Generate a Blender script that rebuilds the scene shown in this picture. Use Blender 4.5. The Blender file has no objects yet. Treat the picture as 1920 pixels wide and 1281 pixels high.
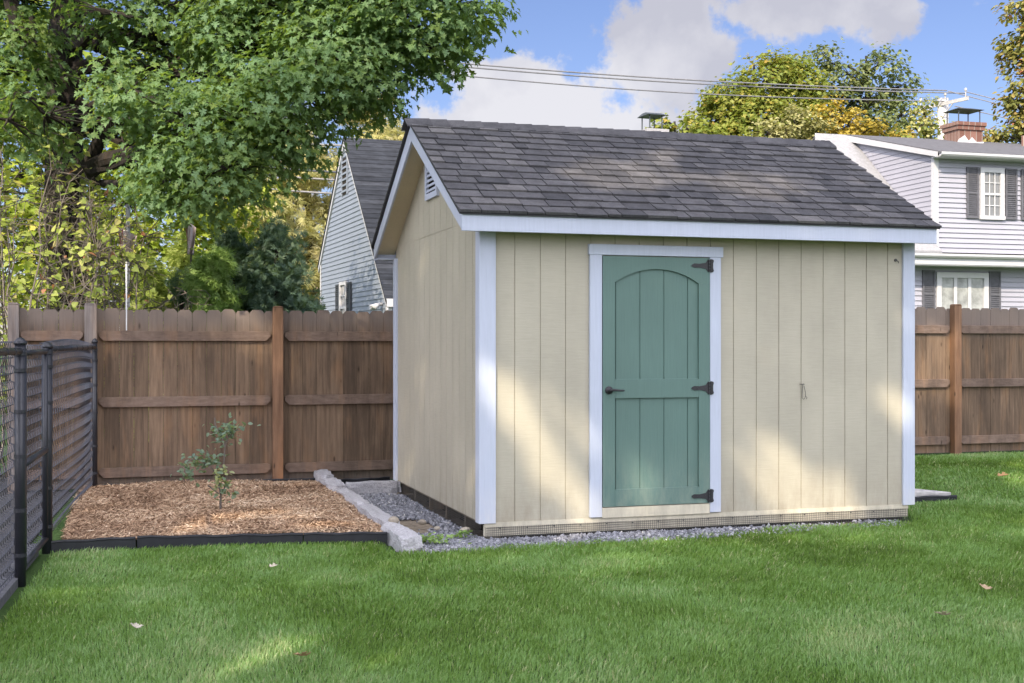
import bpy, math, random
import numpy as np
from mathutils import Vector, Matrix

SC = bpy.context.scene
COL = SC.collection
R = math.radians
random.seed(7)
RNG = np.random.default_rng(11)

# ---------------------------------------------------------------- camera, sky, sun, exposure
CAM_H = 1.46
cam = bpy.data.cameras.new('camera')
camo = bpy.data.objects.new('camera', cam); COL.objects.link(camo)
camo.location = (0, 0, CAM_H); camo.rotation_euler = (R(90), 0, 0)
cam.sensor_width = 36; cam.lens = 43.5; cam.shift_y = 4.5/1920
cam.clip_start = .1; cam.clip_end = 3000
SC.camera = camo

SUN_AZ, SUN_EL = 24, 36          # sun behind the camera, a little to its left
sa, se = R(SUN_AZ), R(SUN_EL)
SUN = np.array([-math.sin(sa)*math.cos(se), -math.cos(sa)*math.cos(se), math.sin(se)])   # towards the sun
sl = bpy.data.lights.new('sun', 'SUN'); sl.energy = 3.3; sl.angle = R(.55); sl.color = (1, .86, .66)
so = bpy.data.objects.new('sun', sl); COL.objects.link(so)
so.rotation_euler = Vector(SUN).to_track_quat('Z', 'Y').to_euler()

W = bpy.data.worlds.new('World'); SC.world = W; W.use_nodes = True
wn, wl = W.node_tree.nodes, W.node_tree.links
wn.clear()
def wnode(t, **k):
    n = wn.new(t)
    for a, b in k.items(): setattr(n, a, b)
    return n
out = wnode('ShaderNodeOutputWorld'); bg = wnode('ShaderNodeBackground'); bg.inputs[1].default_value = .15
wl.new(bg.outputs[0], out.inputs[0])
sky = wnode('ShaderNodeTexSky', sky_type='NISHITA'); sky.sun_disc = False
sky.sun_elevation = se; sky.sun_rotation = R(180 + SUN_AZ)
sky.air_density = 1.0; sky.dust_density = .3; sky.ozone_density = 1.6
tc = wnode('ShaderNodeTexCoord')
def vmath(op, a, b=None):
    n = wnode('ShaderNodeVectorMath', operation=op)
    for i, x in enumerate((a, b)):
        if x is None: continue
        if hasattr(x, 'is_output'): wl.new(x, n.inputs[i])
        else: n.inputs[i].default_value = x
    return n.outputs['Value'] if op in ('LENGTH', 'DISTANCE', 'DOT_PRODUCT') else n.outputs[0]
def m_(op, a, b=0, c=0, clamp=False):
    n = wnode('ShaderNodeMath', operation=op, use_clamp=clamp)
    for i, x in enumerate((a, b, c)):
        if hasattr(x, 'is_output'): wl.new(x, n.inputs[i])
        else: n.inputs[i].default_value = x
    return n.outputs[0]
def wnoise(vec, scale, detail=8, rough=.55):
    n = wnode('ShaderNodeTexNoise'); wl.new(vec, n.inputs['Vector'])
    n.inputs['Scale'].default_value = scale; n.inputs['Detail'].default_value = detail; n.inputs['Roughness'].default_value = rough
    return n.outputs[0]
D = tc.outputs['Generated']
def blob(d, rx, amp):
    """one cloud bank: a soft ellipse about a direction in the sky"""
    d = Vector(d).normalized()
    x = vmath('SUBTRACT', D, tuple(d))
    x = vmath('MULTIPLY', x, (1/rx[0], 1/rx[0], 1/rx[1]))
    q = vmath('LENGTH', x)
    return m_('MULTIPLY', m_('SUBTRACT', 1.0, q, clamp=True), amp)
def dirpx(a, e): return (a, 1, e)
cl = m_('ADD', m_('MULTIPLY', m_('SUBTRACT', wnoise(D, 8.5), .5), 2.1), .46)
fine = wnoise(vmath('ADD', D, (3.1, 1.7, .2)), 19.0, 9, .62)
dens = m_('ADD', cl, m_('MULTIPLY', m_('SUBTRACT', fine, .5), .85))
banks = [((.025, 1, .190), (.135, .100), .98), ((-.02, 1, .165), (.09, .06), .6), ((.115, 1, .235), (.13, .085), .8), ((.06, 1, .255), (.05, .06), .6),
         ((.09, 1, .165), (.11, .06), .6), ((.23, 1, .275), (.15, .048), .72), ((.38, 1, .275), (.07, .022), .35),
         ((.37, 1, .21), (.12, .03), .16),
         ((-.9, -1, .5), (1.1, .8), .75), ((.9, -.9, .5), (1.1, .8), .75), ((.1, -.6, 1.), (1., .9), .75), ((-1, .2, .7), (.8, .6), .5), ((1, .3, .8), (.8, .6), .5)]  # last row: out-of-view cloud banks added to raise the ambient light
tot = None
for b in banks:
    t = blob(*b); tot = t if tot is None else m_('MAXIMUM', tot, t)
dens = m_('ADD', dens, tot)
mask = wnode('ShaderNodeMapRange', interpolation_type='SMOOTHSTEP'); wl.new(dens, mask.inputs[0])
mask.inputs[1].default_value = .74; mask.inputs[2].default_value = .90
shade = wnode('ShaderNodeMapRange'); wl.new(m_('ADD', m_('MULTIPLY', m_('SUBTRACT', wnoise(vmath('ADD', D, (0, 0, .016)), 13.0, 6), .2), 1.35), m_('MULTIPLY', blob((.0, 1, .18), (.17, .10), .62), 1.0)), shade.inputs[0])
shade.inputs[1].default_value = .40; shade.inputs[2].default_value = .82
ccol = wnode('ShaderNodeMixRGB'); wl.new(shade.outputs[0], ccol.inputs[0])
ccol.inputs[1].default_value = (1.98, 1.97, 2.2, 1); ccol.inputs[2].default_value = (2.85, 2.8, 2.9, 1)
# boost for the unseen clouds behind and overhead, added to fill the shaded yard
fill_gain = wnode('ShaderNodeMapRange', interpolation_type='SMOOTHSTEP'); wl.new(vmath('DOT_PRODUCT', D, (-.15, -.50, .85)), fill_gain.inputs[0])
fill_gain.inputs[1].default_value = -.05; fill_gain.inputs[2].default_value = .9; fill_gain.inputs[3].default_value = 1.; fill_gain.inputs[4].default_value = 8.5
glow = wnode('ShaderNodeVectorMath', operation='SCALE'); wl.new(ccol.outputs[0], glow.inputs[0]); wl.new(fill_gain.outputs[0], glow.inputs['Scale'])
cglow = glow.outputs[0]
skyhsv = wnode('ShaderNodeMixRGB', blend_type='MULTIPLY'); skyhsv.inputs[0].default_value = 1
wl.new(sky.outputs[0], skyhsv.inputs[1]); skyhsv.inputs[2].default_value = (.385, .375, .47, 1)
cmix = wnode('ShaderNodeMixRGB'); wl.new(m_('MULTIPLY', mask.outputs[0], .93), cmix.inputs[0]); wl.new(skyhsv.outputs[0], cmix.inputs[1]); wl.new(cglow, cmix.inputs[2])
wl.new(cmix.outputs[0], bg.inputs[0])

SC.view_settings.view_transform = 'Standard'; SC.view_settings.look = 'None'
SC.view_settings.exposure = 1.0; SC.view_settings.gamma = 1
SC.render.engine = 'CYCLES'
SC.cycles.use_denoising = True
SC.cycles.max_bounces = 8; SC.cycles.transmission_bounces = 5; SC.cycles.diffuse_bounces = 4; SC.cycles.sample_clamp_indirect = 6

# ---------------------------------------------------------------- helpers: tags, empties, mesh builder
def tag(o, label=None, cat=None, group=None, kind=None):
    if label: o['label'] = label
    if cat: o['category'] = cat
    if group: o['group'] = group
    if kind: o['kind'] = kind
    return o
def thing(name, label, cat, loc=(0, 0, 0), rz=0, group=None):
    o = bpy.data.objects.new(name, None); COL.objects.link(o); o.empty_display_size = .2
    o.location = loc; o.rotation_euler = (0, 0, rz)
    return tag(o, label, cat, group)
def link(name, me, m, parent=None, loc=None, rz=None):
    o = bpy.data.objects.new(name, me); COL.objects.link(o)
    for x in (m if isinstance(m, (list, tuple)) else [m]): me.materials.append(x)
    if parent is not None: o.parent = parent
    if loc is not None: o.location = loc
    if rz is not None: o.rotation_euler = (0, 0, rz)
    return o
class MB:
    """collects simple shapes into one mesh, with a per-vertex value 'v' for colour variation"""
    def __init__(s): s.V = []; s.F = []; s.A = []
    def add(s, V, F, v=0.):
        n = len(s.V); s.V += [tuple(p) for p in V]; s.F += [tuple(i+n for i in f) for f in F]; s.A += [v]*len(V); return s
    def box(s, a, b, v=0.):
        x0, y0, z0 = a; x1, y1, z1 = b
        V = [(x0,y0,z0),(x1,y0,z0),(x1,y1,z0),(x0,y1,z0),(x0,y0,z1),(x1,y0,z1),(x1,y1,z1),(x0,y1,z1)]
        return s.add(V, [(0,3,2,1),(4,5,6,7),(0,1,5,4),(1,2,6,5),(2,3,7,6),(3,0,4,7)], v)
    def prism(s, poly, p, q, axis='y', v=0.):
        """poly: 2-D outline; extruded along axis from p to q (y: poly is (x,z); x: (y,z); z: (x,y))"""
        f = {'y': lambda a, b, t: (a, t, b), 'x': lambda a, b, t: (t, a, b), 'z': lambda a, b, t: (a, b, t)}[axis]
        n = len(poly); V = [f(a, b, p) for a, b in poly] + [f(a, b, q) for a, b in poly]
        F = [tuple(range(n)), tuple(range(2*n-1, n-1, -1))] + [(i, i+n, (i+1) % n + n, (i+1) % n) for i in range(n)]
        return s.add(V, F, v)
    def tube(s, P, rad, k=8, v=0., cap=True):
        P = [Vector(p) for p in P]; n = len(P)
        if not hasattr(rad, '__len__'): rad = [rad]*n
        V = []; up = Vector((.3, .2, 1)).normalized(); prev = None
        for i in range(n):
            t = (P[min(i+1, n-1)] - P[max(i-1, 0)])
            if t.length < 1e-9: t = Vector((0, 0, 1))
            t.normalize()
            a = prev if prev is not None else up
            x = a - t*a.dot(t)
            if x.length < 1e-4: x = Vector((1, 0, 0)) - t*t.x
            x.normalize(); prev = x; y = t.cross(x)
            for j in range(k):
                w = 2*math.pi*j/k
                V.append(P[i] + (x*math.cos(w) + y*math.sin(w))*rad[i])
        F = [(i*k+j, i*k+(j+1) % k, (i+1)*k+(j+1) % k, (i+1)*k+j) for i in range(n-1) for j in range(k)]
        if cap: F += [tuple(range(k-1, -1, -1)), tuple((n-1)*k+j for j in range(k))]
        return s.add(V, F, v)
    def build(s, name, m, parent=None, loc=None, rz=None, bevel=0, smooth=False):
        me = bpy.data.meshes.new(name); me.from_pydata(s.V, [], s.F)
        a = me.attributes.new('v', 'FLOAT', 'POINT'); a.data.foreach_set('value', np.array(s.A, 'f'))
        if smooth: me.shade_smooth()
        me.update()
        o = link(name, me, m, parent, loc, rz)
        if bevel:
            b = o.modifiers.new('bevel', 'BEVEL'); b.width = bevel; b.segments = 2; b.limit_method = 'ANGLE'; b.angle_limit = R(40)
        return o
def np_mesh(name, V, F, val, m, parent=None, loc=None, rz=None, smooth=False):
    """V (n,3); F (m,k) equal-sized faces; val (n)"""
    me = bpy.data.meshes.new(name); V = np.ascontiguousarray(V, 'f'); F = np.ascontiguousarray(F, 'i')
    k = F.shape[1]
    me.vertices.add(len(V)); me.vertices.foreach_set('co', V.ravel())
    me.loops.add(F.size); me.loops.foreach_set('vertex_index', F.ravel())
    me.polygons.add(len(F)); me.polygons.foreach_set('loop_start', np.arange(0, F.size, k, dtype='i'))
    a = me.attributes.new('v', 'FLOAT', 'POINT'); a.data.foreach_set('value', np.ascontiguousarray(val, 'f'))
    me.update(calc_edges=True)
    if smooth: me.shade_smooth()
    return link(name, me, m, parent, loc, rz)
def unit(a): return a/np.maximum(np.linalg.norm(a, axis=-1, keepdims=True), 1e-9)

# ---------------------------------------------------------------- materials
def hexc(r, g, b):
    f = lambda c: (c/255/12.92) if c/255 <= .04045 else ((c/255+.055)/1.055)**2.4
    return (f(r), f(g), f(b))
class NT:
    def __init__(s, name):
        s.m = bpy.data.materials.new(name); s.m.use_nodes = True
        s.n, s.l = s.m.node_tree.nodes, s.m.node_tree.links; s.n.clear()
        s.out = s.n.new('ShaderNodeOutputMaterial')
    def new(s, t, ins=None, **k):
        n = s.n.new(t)
        for a, b in k.items(): setattr(n, a, b)
        for i, v in (ins or {}).items():
            if hasattr(v, 'is_output'): s.l.new(v, n.inputs[i])
            else: n.inputs[i].default_value = v
        return n
    def coords(s, scale=(1, 1, 1), off=(0, 0, 0)):
        t = s.new('ShaderNodeTexCoord')
        return s.new('ShaderNodeMapping', {0: t.outputs['Object'], 1: off, 3: scale}).outputs[0]
    def noise(s, scale=(1, 1, 1), sc=1., det=5, rough=.55, off=(0, 0, 0)):
        return s.new('ShaderNodeTexNoise', {'Vector': s.coords(scale, off), 'Scale': sc, 'Detail': det, 'Roughness': rough}).outputs[0]
    def ramp(s, f, stops):
        n = s.new('ShaderNodeValToRGB', {0: f}); e = n.color_ramp.elements
        while len(e) < len(stops): e.new(.5)
        for x, (p, c) in zip(e, stops): x.position = p; x.color = tuple(c) + (1,) if len(c) == 3 else c
        return n.outputs[0]
    def mix(s, f, a, b, mode='MIX'):
        fix = lambda c: c if hasattr(c, 'is_output') else (tuple(c) + (1,) if len(c) == 3 else c)
        return s.new('ShaderNodeMixRGB', {0: f, 1: fix(a), 2: fix(b)}, blend_type=mode).outputs[0]
    def rng(s, f, a, b, c, d): return s.new('ShaderNodeMapRange', {0: f, 1: a, 2: b, 3: c, 4: d}).outputs[0]
    def math(s, op, a, b=0.): return s.new('ShaderNodeMath', {0: a, 1: b}, operation=op).outputs[0]
    def attr(s, name='v'): return s.new('ShaderNodeAttribute', attribute_name=name).outputs['Fac']
    def bump(s, h, strength=.3, dist=.01): return s.new('ShaderNodeBump', {'Strength': strength, 'Distance': dist, 'Height': h}).outputs[0]
    def done(s, col, rough=.7, bump=None, spec=.35, metal=0., transl=0., tcol=None):
        fix = lambda c: c if hasattr(c, 'is_output') else tuple(c) + (1,)
        ins = {'Base Color': fix(col), 'Roughness': rough, 'Specular IOR Level': spec, 'Metallic': metal}
        if bump is not None: ins['Normal'] = bump
        b = s.new('ShaderNodeBsdfPrincipled', ins).outputs[0]
        if transl:
            t = s.new('ShaderNodeBsdfTranslucent', {0: fix(tcol if tcol is not None else col)}).outputs[0]
            b = s.new('ShaderNodeMixShader', {0: transl, 1: b, 2: t}).outputs[0]
        s.l.new(b, s.out.inputs[0]); return s.m

def m_paint(name, c, var=.06, grain=True, gsc=(22, 22, 1.3), rough=.55, dirt=None, dirt_h=.35, dz=0.):
    t = NT(name)
    n1 = t.noise((1, 1, .6), 2.2, 5, .6)
    col = t.mix(1., c, t.ramp(n1, [(.3, (1-var,)*3), (.7, (1+var*.3,)*3)]), 'MULTIPLY')
    g = t.noise(gsc, 3., 6, .65)
    if grain: col = t.mix(1., col, t.ramp(g, [(.3, (.93,)*3), (.62, (1.0,)*3)]), 'MULTIPLY')
    if dirt:   # splash-back dirt near the ground
        z = t.new('ShaderNodeSeparateXYZ', {0: t.coords(off=(0, 0, -dz))}).outputs[2]
        f = t.math('MULTIPLY', t.rng(z, 0, dirt_h, 1, 0), t.rng(t.noise((6, 6, 2), 1.5, 6, .7), .38, .68, 0, .7))
        col = t.mix(f, col, dirt)
    return t.done(col, rough, t.bump(g, .35 if grain else .1, .004), .4)
def m_wood(name, stops, gscale=26, stretch=1.1, bumpd=.004, vamp=.45, rough=.8, top=None, blot=.65):
    """weathered stained boards, grain along z; 'v' tints each board; top = (z0, z1, colour) greyer towards the top"""
    t = NT(name)
    g = t.noise((gscale, gscale, stretch), 1.6, 7, .7)
    col = t.ramp(g, stops)
    v = t.attr()
    col = t.mix(1., col, t.ramp(v, [(0, (1-vamp, 1-vamp*1.02, 1-vamp*1.05)), (1, (1+vamp*.5, 1+vamp*.42, 1+vamp*.3))]), 'MULTIPLY')
    b = t.noise((3.2, 3.2, .8), 1.4, 5, .65, (4, 2, 1))
    col = t.mix(t.rng(b, .45, .72, 0, blot), col, tuple(x*.55 for x in stops[0][1]))
    o = t.noise((5, 5, .9), 1.2, 4, .6, (9, 5, 3))
    col = t.mix(t.rng(o, .52, .75, 0, .45), col, tuple(min(1, a*b_) for a, b_ in zip(stops[-1][1], (1.35, 1.05, .75))))
    if top:
        z = t.new('ShaderNodeSeparateXYZ', {0: t.coords()}).outputs[2]
        zz = t.math('ADD', z, t.math('MULTIPLY', t.math('SUBTRACT', g, .5), .18))
        col = t.mix(t.rng(zz, top[0], top[1], 0, .8), col, top[2])
        zb = t.math('ADD', z, t.math('MULTIPLY', t.math('SUBTRACT', b, .5), .25))
        col = t.mix(t.rng(zb, .02, .17, .75, 0), col, top[3])
    kn = t.new('ShaderNodeTexVoronoi', {'Vector': t.coords((7, 7, 2.4)), 'Scale': 1., 'Randomness': 1.}).outputs[0]
    col = t.mix(t.rng(kn, .03, .10, .8, 0), col, (.03, .018, .012))
    return t.done(col, rough, t.bump(g, .6, bumpd), .25)
def m_leaf(name, stops, transl=.35, rough=.55, tmul=(1.25, 1.3, .6), spec=.3):
    t = NT(name)
    col = t.ramp(t.attr(), stops)
    tcol = t.mix(1., col, tuple(tmul), 'MULTIPLY')
    return t.done(col, rough, None, spec, 0, transl, tcol)
def m_simple(name, c, rough=.6, spec=.35, metal=0., nscale=8., var=.25, bumps=.15, bd=.004):
    t = NT(name); n = t.noise((1, 1, 1), nscale, 6, .6)
    col = t.mix(1., c, t.ramp(n, [(.25, (1-var,)*3), (.75, (1+var*.6,)*3)]), 'MULTIPLY')
    return t.done(col, rough, t.bump(n, bumps, bd), spec, metal)
def m_attr(name, stops, nscale=40., var=.3, rough=.85, bd=.003, spec=.25, noise3=(1, 1, 1), mott=0.):
    t = NT(name); col = t.ramp(t.attr(), stops)
    if mott: col = t.mix(1., col, t.ramp(t.noise((1, 1, 1), 11., 6, .7), [(.3, (1-mott,)*3), (.7, (1+mott,)*3)]), 'MULTIPLY')
    n = t.noise(noise3, nscale, 5, .65)
    col = t.mix(1., col, t.ramp(n, [(.25, (1-var,)*3), (.75, (1+var*.7,)*3)]), 'MULTIPLY')
    return t.done(col, rough, t.bump(n, .5, bd), spec)

BEIGE = (.425, .393, .312)
WHITE = (.46, .50, .60)
M = {}
M['siding'] = m_paint('siding_paint', BEIGE, .13, True, (2.2, 2.2, 26), dirt=(.26, .225, .165), dirt_h=.45, dz=.1)
M['soffit'] = m_paint('soffit_paint', (.60, .52, .36), .1)
M['trim'] = m_paint('trim_paint', WHITE, .05, dirt=(.62, .60, .56), dirt_h=.3, dz=.1)
M['green'] = m_paint('door_paint', (.104, .178, .156), .10, dirt=(.22, .27, .22), dirt_h=.5, dz=.2)
M['threshold'] = m_paint('threshold_paint', (.60, .55, .43), .12, dirt=(.22, .2, .16), dirt_h=.4, dz=.0)
M['iron'] = m_simple('black_iron', (.028, .028, .032), .5, .5, .2)
M['wire'] = m_simple('galvanised_wire', (.09, .09, .085), .5, .5, .5)
M['joist'] = m_wood('joist_wood', [(.3, (.20, .175, .135)), (.7, (.36, .31, .245))], 20, 2)
M['dark'] = m_simple('dark_underside', (.035, .03, .026), .9, .1)
M['shingle'] = m_attr('asphalt_shingles', [(0, (.050, .050, .055)), (.35, (.078, .076, .081)), (.7, (.110, .106, .110)), (1, (.165, .155, .150))], 160., .5, .92, .004, mott=.28)
M['roof_edge'] = m_simple('roof_edge_metal', (.03, .03, .035), .6)
M['fence'] = m_wood('stained_fence_boards', [(.28, (.095, .066, .047)), (.5, (.175, .122, .084)), (.74, (.265, .186, .128))],
                    top=(1.50, 1.72, (.180, .148, .130), (.150, .126, .112)))
M['fence_rail'] = m_wood('stained_fence_rail', [(.28, (.12, .085, .066)), (.5, (.185, .132, .104)), (.74, (.25, .185, .148))], 5, 20, .003, .25)
M['fence_post'] = m_wood('stained_fence_post', [(.28, (.15, .085, .052)), (.5, (.225, .130, .080)), (.74, (.30, .18, .112))], 20, 1.2, .004, .3)
M['grey_post'] = m_wood('weathered_grey_post', [(.28, (.10, .085, .08)), (.5, (.18, .155, .145)), (.74, (.27, .24, .225))], 30, 1.2, .006, .1)
M['black_vinyl'] = m_simple('black_vinyl_coating', (.022, .023, .030), .38, .5, 0, 5, .2)
M['black_mesh'] = m_simple('black_vinyl_wire', (.058, .060, .076), .4, .5, 0, 20, .2)
M['edging'] = m_simple('black_plastic_edging', (.020, .021, .026), .5, .4, 0, 12, .35)
M['granite'] = m_attr('pale_granite', [(0, (.34, .335, .35)), (1, (.50, .485, .50))], 70., .45, .85, .006)
M['gravel'] = m_attr('crushed_stone', [(0, (.085, .088, .10)), (.4, (.215, .22, .245)), (.8, (.37, .37, .405)), (1, (.60, .58, .55))], 60., .3, .85)
M['rock'] = m_attr('tan_rock', [(0, (.22, .185, .14)), (1, (.40, .355, .29))], 30., .3, .85)
M['dirt'] = m_simple('damp_soil_and_fines', (.27, .225, .175), .95, .1, 0, 26., .5, .8, .02)
M['mulch_base'] = m_simple('mulch_bed_soil', (.30, .19, .125), .95, .1, 0, 30., .5, .8, .02)
M['mulch'] = m_attr('shredded_wood_mulch', [(0, (.17, .10, .062)), (.35, (.37, .24, .150)), (.75, (.56, .395, .26)), (1, (.72, .57, .42))], 50., .25, .9)
M['bark'] = m_wood('rough_bark', [(.3, (.016, .014, .013)), (.55, (.042, .036, .033)), (.8, (.085, .074, .068))], 16, 3., .03, .1, .95)
M['twig'] = m_attr('grey_twigs', [(0, (.085, .072, .062)), (1, (.22, .19, .165))], 30., .2)
M['concrete'] = m_simple('grey_kerb', (.12, .12, .13), .9, .2, 0, 20, .4, .4)
M['pale_board'] = m_simple('pale_weathered_board', (.50, .48, .46), .85, .2, 0, 14, .3, .3)

# ---------------------------------------------------------------- lot frame: shed front runs along u, v goes back
TH = .300; OX, OY = -.228, 9.26
cT, sT = math.cos(TH), math.sin(TH)
def Lw(u, v, z=0.): return (OX + u*cT - v*sT, OY + u*sT + v*cT, z)
def to_lot(x, y):
    dx, dy = x-OX, y-OY; return dx*cT + dy*sT, -dx*sT + dy*cT
def sstep(a, b, x): t = np.clip((x-a)/(b-a), 0, 1); return t*t*(3-2*t)
def gz(x, y):
    """lawn height: flat round the shed, rising a little towards the back right"""
    u, v = to_lot(x, y)
    return .10*sstep(3.6, 6.5, u)*sstep(-1.0, 3.5, v) + .012*np.sin(x*1.7+.4)*np.sin(y*1.3) * sstep(1.2, 3.2, -v + 0*u)
LOT = dict(loc=(OX, OY, 0), rz=TH)


# ---------------------------------------------------------------- ground, lawn sheet
def grid_sheet(name, x0, x1, y0, y1, nx, ny, zf, m, **k):
    xs, ys = np.linspace(x0, x1, nx), np.linspace(y0, y1, ny)
    X, Y = np.meshgrid(xs, ys); V = np.stack([X, Y, zf(X, Y)], -1).reshape(-1, 3)
    i = (np.arange(ny-1)[:, None]*nx + np.arange(nx-1)[None]).ravel()
    return np_mesh(name, V, np.stack([i, i+1, i+nx+1, i+nx], 1), np.zeros(len(V)), m, smooth=True, **k)
t = NT('turf_soil'); n = t.noise((1, 1, 1), 1.3, 8, .65)
M['turf'] = t.done(t.ramp(n, [(.3, (.040, .075, .022)), (.7, (.075, .125, .038))]), .95, t.bump(t.noise((1, 1, 1), 40, 4), .6, .03), .1)
g = grid_sheet('ground', -700, 700, -120, 1500, 40, 40, lambda x, y: x*0 - .06, M['turf']); tag(g, kind='structure')
def lawn_z(x, y):
    u, v = to_lot(x, y)   # the turf sheet dips under the gravel and the mulch
    dip = sstep(-.72, -.54, u)*sstep(3.8, 3.5, u)*sstep(-.52, -.36, v)*sstep(3.6, 3.3, v)
    return gz(x, y) - .012 - .07*dip
lw = grid_sheet('lawn', -16, 18, -6, 22, 300, 250, lawn_z, M['turf']); tag(lw, kind='structure')

pv = MB(); pv.add([(-12, -9, -.012), (-3.36, -9, -.012), (-3.30, -.9, -.012), (-3.05, 3.9, -.012), (-3.5, 6, -.012), (-12, 6, -.012)], [(0, 1, 2, 3, 4, 5)])  # added dark sheet that darkens the view through the chain-link
M['dark_sheet'] = m_simple('dark_ground_tone', (.075, .072, .075), .9, .2, 0, 30, .4, .6)
po = pv.build('dark_ground', M['dark_sheet'], None, (OX, OY, .012), TH); tag(po, kind='structure')

# ---------------------------------------------------------------- grass
def in_bare(u, v):
    """where no grass grows: shed, gravel skirt, mulch bed"""
    wav = .05*np.sin(u*3.1) + .03*np.sin(u*7.7+1) + .02*np.sin(u*17.)
    shed = (u > -.55) & (u < 3.78) & (v > np.interp(u, [-.55, .2, .9, 1.6, 2.6, 3.5, 3.8], [-.40, -.42, -.38, -.27, -.20, -.13, -.03]) + wav) & (v < 3.4)
    mul = (u > -3.15) & (u < -.5) & (v > .33 - .10*(u+3.05)/2.35 - .02) & (v < 4.3)
    curb = (u > -.78) & (u < -.48) & (v > -.42)
    plank = (u > 3.6) & (u < 4.9) & (v > .80) & (v < 1.6 - .5*(u-3.7))
    return shed | mul | curb | plank
def grass_points(n_try, ylo, yhi, power, xm=1.50):
    y = ylo*(yhi/ylo)**RNG.random(n_try)**power
    x = (RNG.random(n_try)*2-1)*y*.4138*xm + 0
    return x, y
M_grass_stops = [(0, (.104, .178, .026)), (.3, (.160, .275, .050)), (.6, (.208, .345, .098)), (.85, (.280, .430, .180)), (1, (.47, .46, .25))]
M['grass'] = m_leaf('lawn_grass_blades', M_grass_stops, .38, .5, (1.1, 1.2, .55), .35)
def vnoise(x, y, s, seed=0):
    """cheap smooth value noise"""
    r = np.random.default_rng(100+seed).random((64, 64))
    a, b = x*s + 31.3, y*s + 17.7
    i, j = np.floor(a).astype(int), np.floor(b).astype(int); fa, fb = a-i, b-j
    fa, fb = fa*fa*(3-2*fa), fb*fb*(3-2*fb); q = lambda p, o: r[p % 64, o % 64]
    return (q(i, j)*(1-fa)+q(i+1, j)*fa)*(1-fb) + (q(i, j+1)*(1-fa)+q(i+1, j+1)*fa)*fb
def make_grass(N):
    x, y = grass_points(N, 4.7, 16.6, .78)
    u, v = to_lot(x, y)
    edge = -3.20 + .07*(v+.86)/1.2
    keep = ~in_bare(u + RNG.normal(0, .03, len(u)), v + RNG.normal(0, .035, len(u))) & ~((u > -.05) & (u < 3.72) & (v > -.04) & (v < 3.2)) & (v < 4.02) & (u > edge + .09 + .05*RNG.random(len(u)))
    # thinning near bare edges so the gravel fades into turf
    x, y, u, v = x[keep], y[keep], u[keep], v[keep]
    n = len(x); z = gz(x, y) - .01
    clump = vnoise(x, y, 2.1, 1)*.5 + vnoise(x, y, 5.3, 2)*.3 + vnoise(x, y, 14., 3)*.2
    stripe = .5 + .5*np.sin((x*.80 + y*.45)*5.2)
    h = (.022 + .020*RNG.random(n) + .020*(clump-.5))*(1 + .25*(RNG.random(n) > .96))
    w = .0016*(y/5.)**.8*(.6 + .7*RNG.random(n))*(1 + .9*(RNG.random(n) > .93))
    ph = RNG.random(n)*2*math.pi
    lean = .25 + .75*RNG.random(n)
    swirl = vnoise(x, y, .9, 5)*9.
    dx = np.cos(ph)*lean*.85 + np.cos(swirl)*.16; dy = np.sin(ph)*lean*.85 + np.sin(swirl)*.16
    side = np.stack([-np.sin(ph+.6), np.cos(ph+.6), 0*ph], 1)*w[:, None]
    b = np.stack([x, y, z], 1); d = np.stack([dx, dy, 0*dx], 1)*h[:, None]
    up = np.array([0, 0, 1.])*h[:, None]
    p1 = b + d*.28 + up*.55; p2 = b + d*.95 + up*(1.0 - .22*lean)[:, None]
    V = np.stack([b-side, b+side, p1+side*.8, p1-side*.8, p2], 1).reshape(-1, 3)
    k = np.arange(n)*5
    F = np.concatenate([np.stack([k, k+1, k+2], 1), np.stack([k, k+2, k+3], 1), np.stack([k+3, k+2, k+4], 1)])
    big = vnoise(x, y, .8, 6)
    val = np.clip(.43 + .85*(clump-.5) + .70*(big-.5) + .16*(stripe-.5) + .50*(RNG.random(n)-.5), .0, .93)
    val = np.where(RNG.random(n) > .975 - .05*(vnoise(x, y, 3.3, 12) > .68), .97, val)
    o = np_mesh('grass', V, F, np.repeat(val, 5), M['grass'])
    tag(o, 'short mown green grass covering the lawn in front of the shed', 'grass', kind='stuff')
    return n
make_grass(860000)

# ---------------------------------------------------------------- garden shed
Wd, Dp = 3.735, 3.11          # shed width and depth
ZB, ZE = .12, 2.36            # siding bottom, wall top
OL, ORt, OFr, OBk = .205, .11, .20, .09
VA, ZA = 1.50, 3.375          # ridge
shed = thing('garden_shed', 'cream wooden garden shed with green arched door and dark shingled gable roof', 'shed', (OX, OY, 0), TH)
GO, GS, GW, GD = .259, .2032, .009, .007
def groove_profile(a, b, first, step):
    """(t, depth) outline of a grooved panel between a and b"""
    P = [(a, 0.)]; g = first - step*math.ceil((first-a)/step)
    while g < b - GW:
        if g > a + GW: P += [(g-GW/2, 0.), (g-GW/2+.0015, GD), (g+GW/2-.0015, GD), (g+GW/2, 0.)]
        g += step
    return P + [(b, 0.)]
def grooved(mb, prof, z0, ztop, f):
    """extrude the profile between z0 and ztop(t); f maps (t, depth, z) to a point"""
    V = []
    for t_, d in prof: V += [f(t_, d, z0), f(t_, d, ztop(t_))]
    mb.add(V, [(2*i, 2*i+2, 2*i+3, 2*i+1) for i in range(len(prof)-1)])
def slope_top(v): return ZA - .05 - abs(v - VA)*((ZA-2.405)/(VA+OFr)) if v < VA else ZA - .05 - (v-VA)*((ZA-2.405)/(VA+OFr))
mb = MB(); grooved(mb, groove_profile(0, Wd, GO, GS), ZB, lambda t_: ZE+.03, lambda t_, d, z: (t_, d, z))
mb.build('front_wall', M['siding'], shed)
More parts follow.
